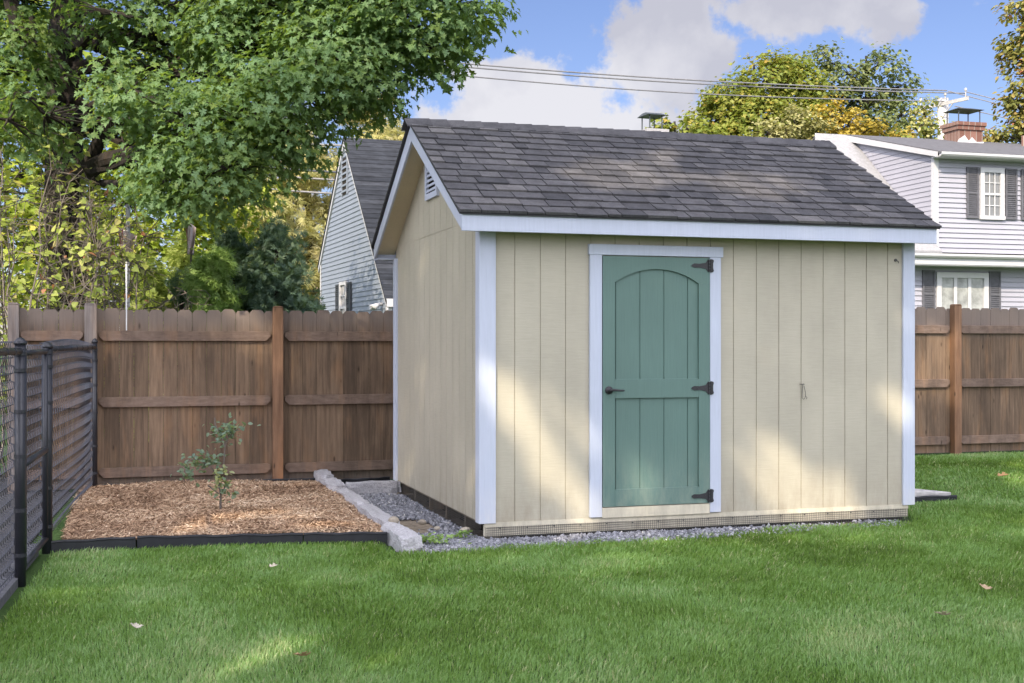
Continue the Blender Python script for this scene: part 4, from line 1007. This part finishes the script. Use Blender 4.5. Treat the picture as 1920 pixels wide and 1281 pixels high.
# vine-hung shrub of grey twigs and yellow-green leaves in front of the trunk, just beyond the fence
def shrub(name, label, stems, twigs, tone, tpl, size, seed, leafp, base, stem_r=.016, cat='shrub', twig_len=.5, jit=.5, group=None, leaf_per=3):
    root = thing(name, label, cat, base, 0, group); B0 = np.array(base, float); rr = random.Random(seed); r = np.random.default_rng(seed)
    tm = MB(); C_ = []
    for (a, b, sag) in stems:
        a, b = np.array(a), np.array(b); n = 9; P = []
        for i in range(n):
            t_ = i/(n-1); p = a+(b-a)*t_; p[2] += sag*math.sin(math.pi*t_*.9); p = p + r.normal(0, .03, 3)*(i > 0); P.append(p)
        tm.tube([p-B0 for p in P], [stem_r*(1-.75*i/(n-1)) for i in range(n)], 5, rr.random(), cap=False)
        for k in range(twigs):
            i = rr.randint(2, n-1); d = unit(r.normal(size=3)+np.array([.2, -.1, .35])); L_ = twig_len*rr.uniform(.4, 1.2)
            q = [P[i], P[i]+d*L_*.5+r.normal(0, .03, 3), P[i]+d*L_+r.normal(0, .05, 3)+np.array([0, 0, -.08*L_])]
            tm.tube([p-B0 for p in q], [.006, .004, .002], 4, rr.random(), cap=False)
            for w in range(leaf_per):
                if rr.random() < leafp: C_.append(q[1]+(q[2]-q[1])*rr.uniform(.1, 1.05) + r.normal(0, .03, 3))
    tm.build('stems', M['twig'], root)
    C_ = np.array(C_); n = len(C_)
    leaves('leaves', C_-B0, np.array([0, -.35, .7])+r.normal(size=(n, 3))*jit, r.normal(size=(n, 3))*.8+np.array([0, -.2, -.5]), size*(.5+.8*r.random(n)), np.clip(r.normal(.5, .25, n), 0, 1), tpl, M['lf_'+tone], root)
    return root
rs_ = random.Random(31); st_ = []
for i in range(46):
    x = rs_.uniform(-60, 250); Y = rs_.uniform(13.0, 14.0); top = rs_.uniform(215, 420) if x < 110 else rs_.uniform(330, 470) if x < 190 else rs_.uniform(430, 520)
    b = np.array(at(x+rs_.uniform(-40, 40), 600, Y)); b[2] = 0; st_.append((b, at(x+rs_.uniform(-70, 60), top, Y+rs_.uniform(-.3, .3)), rs_.uniform(-.05, .25)))
shrub('vine_shrub', 'twiggy shrub with loose yellow green leaves before the maple trunk', st_, 30, 'vine', T_HEART, .078, 32, .62, (at(120, 600, 13.5)[0], 13.5, 0), leaf_per=3)

# hedge-like greenery beyond
YG = lambda px, py, Y, r_: (at(px, py, Y), r_)
make_tree('yellow_green_tree', 'sunlit yellow green tree glowing behind the big maple trunk', (-8.6, 24, -.1), [(-8.6, 24, -.1), (-8.6, 24, 3), (-8.5, 24, 6.5), (-8.4, 24, 9)], [.3, .24, .16, .05],
          [YG(40, 330, 23, (2.0, 1.8, 1.7)), YG(250, 380, 24, (2.0, 1.8, 1.5)), YG(60, 480, 22, (1.8, 1.5, 1.2)), YG(230, 500, 23, (1.7, 1.5, 1.0)), YG(60, 120, 24, (2.1, 2, 1.6)), YG(400, 330, 25, (1.3, 1.4, 1.2)), YG(330, 180, 25, (1.4, 1.6, 1.2)), YG(-150, 300, 24, (2, 2, 2.2)), YG(400, 440, 25, (.8, .9, .7))],
          'yellowgreen', T_MAPLE_LO, .15, 3.4, .5, 22, 41, limb_r=.03)
CON = 'evergreen shrubs behind the fence'
def conifer(name, label, px, pytop, Y, w, tone, seed, dens=110, size=.095, lobes=9, cat='evergreen', tpl=T_SPRAY):
    r = random.Random(seed); x, _, zt = at(px, pytop, Y); bl = []
    for i in range(lobes):
        f = i/(lobes-1); z = .25 + (zt-.45)*f; rw = w*(1.0-.62*f**1.3)*r.uniform(.85, 1.1)
        bl.append(((x + r.uniform(-.25, .25)*w*(1-f), Y + r.uniform(-.2, .2)*w, z), (rw*.62, rw*.62, .34*zt/lobes*2.2)))
    make_tree(name, label, (x, Y, -.05), [(x, Y, -.05), (x, Y, zt*.5), (x, Y, zt*.9)], [.09, .06, .02], bl, tone, tpl, size, 15, .17, dens, seed, cat, None, limb_r=.018, upness=.35, jit=.7, droop=-.15, shell=.6, flat=1., twig_frac=.15)
conifer('juniper', 'dark blue green evergreen shrub beside the grey house gable', 518, 425, 15.6, 1.0, 'yew', 51)
conifer('juniper', 'dark blue green evergreen shrub between the feathery shrub and the other dark one', 438, 442, 15.9, .82, 'yew', 52)
conifer('cedar_shrub', 'mid green feathery evergreen shrub in front of the dark evergreens', 400, 455, 15.0, .62, 'feather', 53, 95, .11)
conifer('arborvitae', 'bright sunlit yellow green arborvitae left of the dark evergreens', 345, 450, 17.5, .66, 'arbor', 54)
conifer('arborvitae', 'lower sunlit yellow green arborvitae just right of the flag pole', 280, 492, 17.0, .50, 'arbor', 55)
conifer('yew', 'low dark grey green yew between the bright arborvitae and the feathery shrub', 340, 515, 15.6, .40, 'yew', 56, 90, .095)
rs_ = random.Random(61); st_ = []
for i in range(16):
    x = rs_.uniform(285, 365); b = np.array(at(x, 600, 14.2)); b[2] = 0; st_.append((b, at(x+rs_.uniform(-30, 30), rs_.uniform(540, 585), 14.2+rs_.uniform(-.2, .2)), .05))
shrub('bare_shrub', 'nearly bare grey twiggy shrub rising just above the fence boards', st_, 9, 'paleolive', T_OVAL, .03, 62, .3, (at(325, 600, 14.2)[0], 14.2, 0), .007, twig_len=.22)

# tall pale pines far behind, between the maple and the grey house
PG = 'pale sunlit pines behind the grey house'
for (px, top, Y, w, sd, lab) in ((575, 235, 48, 2.4, 71, 'pale olive pine left of the grey house ridge, middle of three'), (705, 178, 50, 2.1, 72, 'pale olive pine rising behind the grey house roof beside the shed peak'), (490, 320, 46, 2.2, 73, 'pale olive loose pine low behind the dark evergreens')):
    x, _, zt = at(px, top, Y); r = random.Random(sd); bl = []
    for i in range(13):
        f = i/12; z = 1.2 + (zt-1.6)*f; a = i*2.4
        bl.append(((x+math.cos(a)*w*.7*(1-.5*f), Y+math.sin(a)*w*.6, z), (w*(.85-.4*f), w*.7*(1-.3*f), .55)))
    make_tree('pine_tree', lab, (x, Y, -.1), [(x, Y, -.1), (x+.1, Y, zt*.5), (x, Y, zt)], [.3, .2, .04], bl, 'pine', T_SPRAY, .34, 2.0, .55, 24, sd, 'tree', PG, limb_r=.05, upness=.5, shell=.45, flat=.5)

# autumn trees on the right behind the roofs
def big_tree(name, label, px, Y, base_py, blobs, tone, tpl, size, per, cr, nl, seed, tr=.35, **kw):
    bl = [(at(a, b, Y+dy), r_) for a, b, dy, r_ in blobs]; x = at(px, 0, Y)[0]; zt = max(b[0][2] for b in bl)
    make_tree(name, label, (x, Y, -.1), [(x, Y, -.1), (x, Y, zt*.35), (x+.2, Y, zt*.7), (x+.1, Y, zt)], [tr, tr*.8, tr*.5, .05], bl, tone, tpl, size, per, cr, nl, seed, limb_r=.09, **kw)
big_tree('round_tree', 'rounded olive and gold tree rising behind the shed roof ridge', 1410, 62, 300,
   [(1440, 150, 0, (1.5, 1.8, 1.3)), (1375, 190, 0, (1.4, 1.8, 1.2)), (1500, 170, .5, (1.3, 1.8, 1.2)), (1335, 235, 0, (1.2, 1.6, 1.1)), (1430, 225, -1, (1.7, 1.8, 1.3)), (1510, 235, -.5, (1.4, 1.8, 1.2)), (1390, 270, -1, (1.6, 1.8, 1.0)), (1480, 130, 1, (.9, 1.2, .8)), (1430, 330, 0, (2.5, 2, 1.5))],
   'turning', T_MAPLE_LO, .215, 2.8, .55, 30, 81)
big_tree('oak_tree', 'open grey green tree with airy top right of the rounded gold tree', 1620, 66, 300,
   [(1545, 105, 0, (.8, 1., .65)), (1590, 140, 0, (1.1, 1.3, .8)), (1650, 120, 0, (1.1, 1.3, .75)), (1680, 165, 0, (1.0, 1.3, .9)), (1610, 190, 0, (1.5, 1.5, 1.0)), (1560, 180, 0, (1.2, 1.5, 1.)), (1690, 215, 0, (.9, 1.2, .8)), (1640, 240, 0, (1.5, 1.6, 1.)), (1620, 300, 0, (2, 2, 1.5))],
   'oak', T_OVAL, .24, 1.7, .55, 24, 82, twig_frac=.9)
big_tree('golden_tree', 'bright golden yellow small tree below the airy oak', 1575, 58, 300, [(1555, 215, 0, (.55, .8, .9)), (1590, 235, 0, (.6, .8, .7)), (1625, 245, 0, (.8, .9, .45)), (1570, 260, 0, (1.1, 1., .5)), (1690, 262, 0, (.8, .8, .35)), (1600, 320, 0, (1.4, 1., 1.))], 'gold', T_MAPLE_LO, .18, 3, .4, 24, 83, tr=.15)
big_tree('pale_olive_tree', 'pale olive willowy tree between gold trees behind the shed ridge', 1470, 54, 300, [(1440, 250, 0, (1.0, 1., .6)), (1490, 235, 0, (1.0, 1., .75)), (1535, 250, 0, (.7, .9, .5)), (1470, 310, 0, (1.6, 1.2, 1.))], 'paleolive', T_OVAL, .18, 3, .4, 26, 84, tr=.15)
big_tree('small_gold_tree', 'small gold and green tree beside the dark chimney cap', 1260, 50, 300, [(1252, 228, 0, (.38, .5, .45)), (1240, 260, 0, (.6, .6, .6)), (1290, 240, 0, (.6, .6, .45)), (1320, 260, 0, (.7, .6, .5)), (1270, 310, 0, (1, .8, 1.))], 'turning', T_MAPLE_LO, .2, 3.2, .3, 13, 85, tr=.1)
big_tree('speckled_tree', 'speckled pale green and cream leafy tree left of the utility pole', 1730, 52, 300, [(1730, 205, 0, (.45, .6, .7)), (1715, 240, 0, (.7, .8, .6)), (1752, 235, 0, (.5, .6, .55)), (1735, 275, 0, (1., .9, .6)), (1730, 330, 0, (1.2, .9, 1.))], 'speckled', T_OVAL, .18, 2.6, .4, 20, 86, tr=.12)
big_tree('russet_tree', 'tall green and russet tree cut off by the right edge behind the white house', 1985, 40, 300, [(1915, 20, 0, (.6, .8, .5)), (1950, 80, 0, (1.1, 1., .7)), (1905, 110, 0, (.42, .6, .38)), (1925, 150, 0, (.8, .8, .5)), (1900, 195, 0, (.42, .6, .30)), (1940, 230, 0, (.9, .9, .5)), (1890, 255, 0, (.55, .6, .28)), (1850, 268, 0, (.35, .5, .2)), (2000, 150, 0, (1.2, 1.2, 1.5)), (1990, 0, 0, (1.4, 1.3, 1.))], 'russet', T_OVAL, .17, 3.4, .36, 28, 87, tr=.3)
big_tree('distant_tree', 'low green and pale tree behind the brick chimney and right roof end', 1815, 58, 300, [(1850, 258, 0, (.45, .6, .35)), (1800, 300, 0, (1.2, 1., 1.)), (1880, 290, 0, (1.2, 1., .7))], 'speckled', T_OVAL, .2, 3, .3, 12, 88, tr=.1)

# ---------------------------------------------------------------- utility pole and wires
M['pole'] = m_simple('weathered_pale_pole', (.42, .41, .40), .9, .2, 0, 6, .3, .4)
M['cable'] = m_simple('power_cable', (.17, .17, .18), .7)

M['pale_cable'] = m_simple('weathered_aluminium_cable', (.17, .165, .165), .6)
UP = at(1768, 645, 58); ux, uy = UP[0], UP[1]; zp = at(0, 185, 58)[2]
up = thing('utility_pole', 'pale wooden utility pole with slanting crossarm behind the brick chimney', 'utility pole', (ux, uy, -.1), R(-62))
MB().tube([(0, 0, 0), (0, 0, zp*.5), (0, 0, zp+.1)], [.30, .27, .25], 14).build('pole', M['pole'], up, smooth=True)
MB().box((-1.3, -.26, zp-.28), (1.7, -.195, zp-.12)).build('crossarm', M['pole'], up)
br_ = MB(); br_.tube([(-.7, -.23, zp-.28), (0, -.21, zp-1.0)], .025, 6); br_.tube([(.8, -.23, zp-.28), (0, -.21, zp-1.0)], .025, 6); br_.build('brace', M['pole'], up)
for x in (-1.15, .35, 1.55):
    MB().tube([(x, -.23, zp-.12), (x, -.23, zp+.16), (x, -.23, zp+.17), (x, -.23, zp+.26), (x, -.23, zp+.30)], [.025, .025, .07, .06, .02], 10).build('insulator', M['pole'], up)
def wire(label, a, b, r, sag, m='cable'):
    a, b = Vector(a), Vector(b); P = [a.lerp(b, i/24) - Vector((0, 0, sag*math.sin(math.pi*i/24))) for i in range(25)]
    mb = MB().tube([p-a for p in P], r, 6); tag(mb.build('power_line', M[m], None, a), label, 'power line')
wire('upper power line of the close pair running from the maple to the pole', at(560, 92, 46), at(1775, 170, 57.5), .030, .25)
wire('lower power line of the close pair running from the maple to the pole', at(560, 98, 45), at(1810, 175, 59), .030, .30)
wire('single power line hanging well below the close pair', at(560, 112, 44), at(1772, 190, 57.8), .026, .35)
wire('upper power line leaving the pole towards the russet tree', at(1810, 172, 59), at(2300, 268, 50), .024, .2)
wire('middle power line leaving the pole towards the russet tree', at(1778, 171, 57.5), at(2300, 272, 49), .024, .25)
wire('lowest power line leaving the pole above the brick chimney', at(1790, 199, 57.8), at(2300, 290, 49), .024, .2)
for i, (ya, yb, lab) in enumerate(((262, 268, 'highest pale cable crossing the pines to the grey house'), (306, 322, 'second pale cable from the top crossing the pines'), (322, 336, 'third pale cable from the top crossing the pines'), (348, 362, 'lowest pale cable crossing the pines to the grey house'))):
    wire(lab, at(380, ya-8, 38+i), at(760, yb+6, 37+i), .034, .1, 'pale_cable')

# ---------------------------------------------------------------- flags on poles
M['flag'] = m_attr('faded_flag_cloth', [(0, (.50, .14, .13)), (.45, (.60, .36, .35)), (1, (.72, .68, .69))], 9., .25, .9)
M['white_pole'] = m_simple('white_pole_paint', (.70, .70, .70), .4)
def flag(label, px, ptop, pbot, Y, w, h, pole, seed):
    x, _, zt = at(px, ptop, Y); root = thing('flag', label, 'flag', (x, Y, 0 if pole else zt-h)); r = random.Random(seed)
    z0 = 0 if pole else zt-h
    if not pole: MB().tube([(0, .03, h-zt), (0, .03, h+.05)], .012, 8).build('pole', M['twig'], root)
    V, Fm, A = [], [], []; nx, nz = 9, 12
    for j in range(nz):
        for i in range(nx):
            s_ = i/(nx-1); q = j/(nz-1); fold = math.sin(s_*9+q*1.5)*.06*(.5+q)
            V.append((w*(s_-.5)*(1-.35*q), fold, zt-h*q - z0 - .10*s_*(1-q))); A.append(.95 if (i % 2) else (.1 if i < 3 else .7))
    mb = MB(); mb.V = V; mb.A = A; mb.F = [(j*nx+i, j*nx+i+1, (j+1)*nx+i+1, (j+1)*nx+i) for j in range(nz-1) for i in range(nx-1)]
    cl = mb.build('cloth', M['flag'], root, smooth=True); so_ = cl.modifiers.new('thickness', 'SOLIDIFY'); so_.thickness = .006
    if pole: MB().tube([(0, .03, 0), (0, .03, zt+.25)], [.030, .024], 10).build('pole', M['white_pole'], root, smooth=True)
flag('faded pink and white flag on a white pole beyond the fence', 238, 425, 600, 13.8, .22, .34, True, 3)
flag('red and white banner hanging in the yellow green leaves above the bright arborvitae', 357, 412, 600, 15.6, .14, .44, False, 4)
wp = MB().tube([(0, 0, -.12), (0, 0, .30), (0, 0, .55)], [.006, .008, .011], 8)
tag(wp.build('rod', M['white_pole'], None, Lw(-2.545, FV+.02, 1.715)), 'thin white rod standing up from the top fence rail below the flag', 'rod')

# ---------------------------------------------------------------- small plant, weeds, fallen leaves
px_, py_ = Lw(-1.80, 1.58)[:2]; zb_ = .09
pl_ = thing('rose_bush', 'young spindly shrub with blue green leaves planted in the mulch bed', 'plant', (px_, py_, zb_))
pm = MB(); S_ = [[(0, 0, -.05), (.005, 0, .12), (-.02, 0, .25), (.03, 0, .38), (.04, 0, .52), (.045, 0, .66)], [(-.02, 0, .25), (-.06, 0, .33), (-.12, 0, .38), (-.20, .01, .42), (-.27, 0, .40)],
      [(-.005, 0, .1), (.05, -.02, .2), (.06, -.02, .3)], [(.04, 0, .52), (.07, 0, .60), (.15, 0, .67)], [(.04, 0, .52), (0, 0, .62), (-.04, 0, .70), (-.045, 0, .76)], [(-.01, 0, .13), (-.10, -.01, .2)]]
for i, s_ in enumerate(S_): pm.tube(s_, [.011 - .0016*k for k in range(len(s_))] if i == 0 else [.0055]*len(s_), 6, .4)
pm.build('stem', M['twig'], pl_)
r = np.random.default_rng(77); C_, v_ = [], []
for c, sg, n, vv in (((.06, 0, .63), (.075, .06, .055), 66, .45), ((.13, 0, .69), (.05, .04, .02), 22, .45), ((-.03, 0, .65), (.06, .05, .03), 32, .4), ((-.17, 0, .42), (.09, .06, .04), 58, .42), ((-.26, 0, .34), (.055, .05, .055), 48, .45), ((-.07, 0, .40), (.06, .05, .03), 45, .35), ((.01, -.02, .24), (.045, .04, .07), 55, .75), ((.05, -.02, .16), (.04, .03, .05), 30, .5), ((.0, -.02, .33), (.03, .03, .03), 14, .98)):
    C_.append(np.array(c)+r.normal(size=(n, 3))*np.array(sg)*.9); v_.append(np.clip(r.normal(vv, .14, n), 0, 1))
C_ = np.concatenate(C_); v_ = np.concatenate(v_); n = len(C_)
leaves('leaves', C_, np.array([0, -.2, .8])+r.normal(size=(n, 3))*.5, r.normal(size=(n, 3))+np.array([0, 0, -.2]), .048*(.6+.7*r.random(n)), v_, T_OVAL, M['lf_plant'], pl_)
def weed(u, v, label, rad, n, seed):
    r = np.random.default_rng(seed); c = r.normal(size=(n, 3))*np.array([rad, rad*.7, .012]) + np.array([0, 0, .03])
    o = leaves('weed_clump', c, np.array([0, 0, 1.])+r.normal(size=(n, 3))*.5, r.normal(size=(n, 3)), .03*(.6+.8*r.random(n)), np.clip(r.normal(.5, .2, n), 0, 1), T_OVAL, M['lf_feather'])
    o.location = Lw(u, v, .01); tag(o, label, 'weeds')
weed(-.14, .02, 'small bright green weed clump in the gravel near the shed corner', .035, 60, 91)
weed(-.42, -.12, 'wide low weed patch in the gravel beside the granite block', .085, 150, 92)
M['dead_leaf'] = m_attr('dry_fallen_leaf', [(0, (.36, .20, .09)), (.5, (.42, .31, .20)), (1, (.50, .45, .36))], 60., .25, .8)
FLV = [((-1.54, 7.88), 'pale fallen leaf on the grass below the mulch bed edging', .055, .9), ((-1.88, 6.19), 'cream fallen leaf upright in the grass at the lower left', .06, 1.), ((-.94, 5.67), 'tan fallen leaf in the sunny patch at the bottom of the lawn', .075, .2),
       ((4.99, 12.69), 'orange tan fallen leaf on the lawn near the right fence', .11, .1), ((2.74, 7.16), 'light brown fallen leaf near the right edge of the lawn', .07, .45), ((2.29, 6.51), 'whitish brown fallen leaf on the lower right lawn', .075, .7)]
for i, ((x, y), lab, s_, tone_) in enumerate(FLV):
    TV, TF = T_MAPLE; mb = MB(); q = TV.copy(); q[:, 2] = .35*np.abs(q[:, 1]) + .25*(q[:, 0]-.4)**2
    mb.add([tuple(p*s_*np.array([1, 1, 1.2])) for p in q], [tuple(f) for f in TF], tone_)
    o = mb.build('fallen_leaf', M['dead_leaf'], None, (x, y, float(gz(x, y))+.038)); o.rotation_euler = (.25, -.2, i*1.9); tag(o, lab, 'leaf')
    sm = o.modifiers.new('thickness', 'SOLIDIFY'); sm.thickness = .0015
# a patterned ball-like toy seen through the fence at the very left
# ---------------------------------------------------------------- shade trees behind the viewpoint: they throw the dappled shade over the yard
HOLES = list(HOLES_B)
def hole(p, r_): HOLES.append((np.array(p, float), r_))
for u, v, z, r_ in ((.17, 0, 1.10, .13), (.40, 0, .92, .16), (.66, 0, .70, .25), (.82, 0, .52, .18), (1.10, 0, .66, .10), (1.30, 0, .42, .10), (2.45, 0, .46, .15), (2.84, 0, .36, .15), (3.12, 0, .20, .12), (3.52, 0, 1.0, .12), (.75, 0, .28, .1), (2.62, 0, .25, .14),
                    (-1.80, .9, .1, .28), (-1.35, 1.2, .1, .22), (-1.1, .6, .1, .15), (1.3, .5, 2.80, .17), (2.55, .45, 2.78, .15), (2.0, 1.1, 3.1, .13), (7.05, 4.1, 1.36, .26), (6.75, 4.1, 1.1, .14), (7.25, 4.1, .8, .12), (0, .22, .5, .03), (0, .30, .9, .01), (6.5, 1.5, .05, .5), (7.5, 2.8, .05, .4)):
    hole(Lw(u, v, z), r_ + .09)
hole((-.94, 5.76, 0), .36); hole((-.70, 5.90, 0), .26); hole((.35, 5.4, 0), .10)
for u, v, z in ((1.25, .52, 2.83), (1.65, .62, 2.88), (2.55, .48, 2.80)): hole(Lw(u, v, z), .42)
def carve(P, r):
    keep = np.ones(len(P), bool)
    for c, rad in HOLES:
        d = P - c; d = d - (d@SUN)[:, None]*SUN; keep &= np.linalg.norm(d, axis=1) > rad*(.85 + .3*r.random(len(P)))
    return keep
SG = 'shade trees standing behind the viewpoint'
def shade_pt(u, v, t_): return np.array(Lw(u, v, .8)) + SUN*t_
for i, (tgt, tr_) in enumerate((((( -2.2, .3), (-2.0, -3.2), (-2.4, 3.6)), 17.), (((1.3, .8), (1.0, -3.5), (1.8, 3.8)), 19.), (((4.8, 1.), (4.2, -3.2), (5.0, 4.0)), 18.), (((8.0, 2.2), (7.6, -1.5), (8.6, 5.0)), 20.))):
    bl = []
    for j, (u, v) in enumerate(tgt):
        for k in range(3): 
            c = shade_pt(u + (k-1)*1.15, v + .4*((k % 2)-.5), tr_ + (k-1)*1.6 + j*.8); bl.append((c, (1.5, 1.6, 1.15)))
    m0 = np.mean([b[0] for b in bl], 0); zb = float(m0[2])
    make_tree('shade_tree', 'tall leafy shade tree on the lawn behind the viewpoint', (m0[0], m0[1], -.1), [(m0[0], m0[1], -.1), (m0[0]+.1, m0[1], zb*.4), (m0[0], m0[1]+.1, zb*.8), (m0[0], m0[1], zb+1)], [.35, .28, .18, .06],
              bl, 'maple', T_MAPLE_LO, .21, 3.2, .45, 15, 100+i, group=SG, carve=carve, twig_frac=.1)
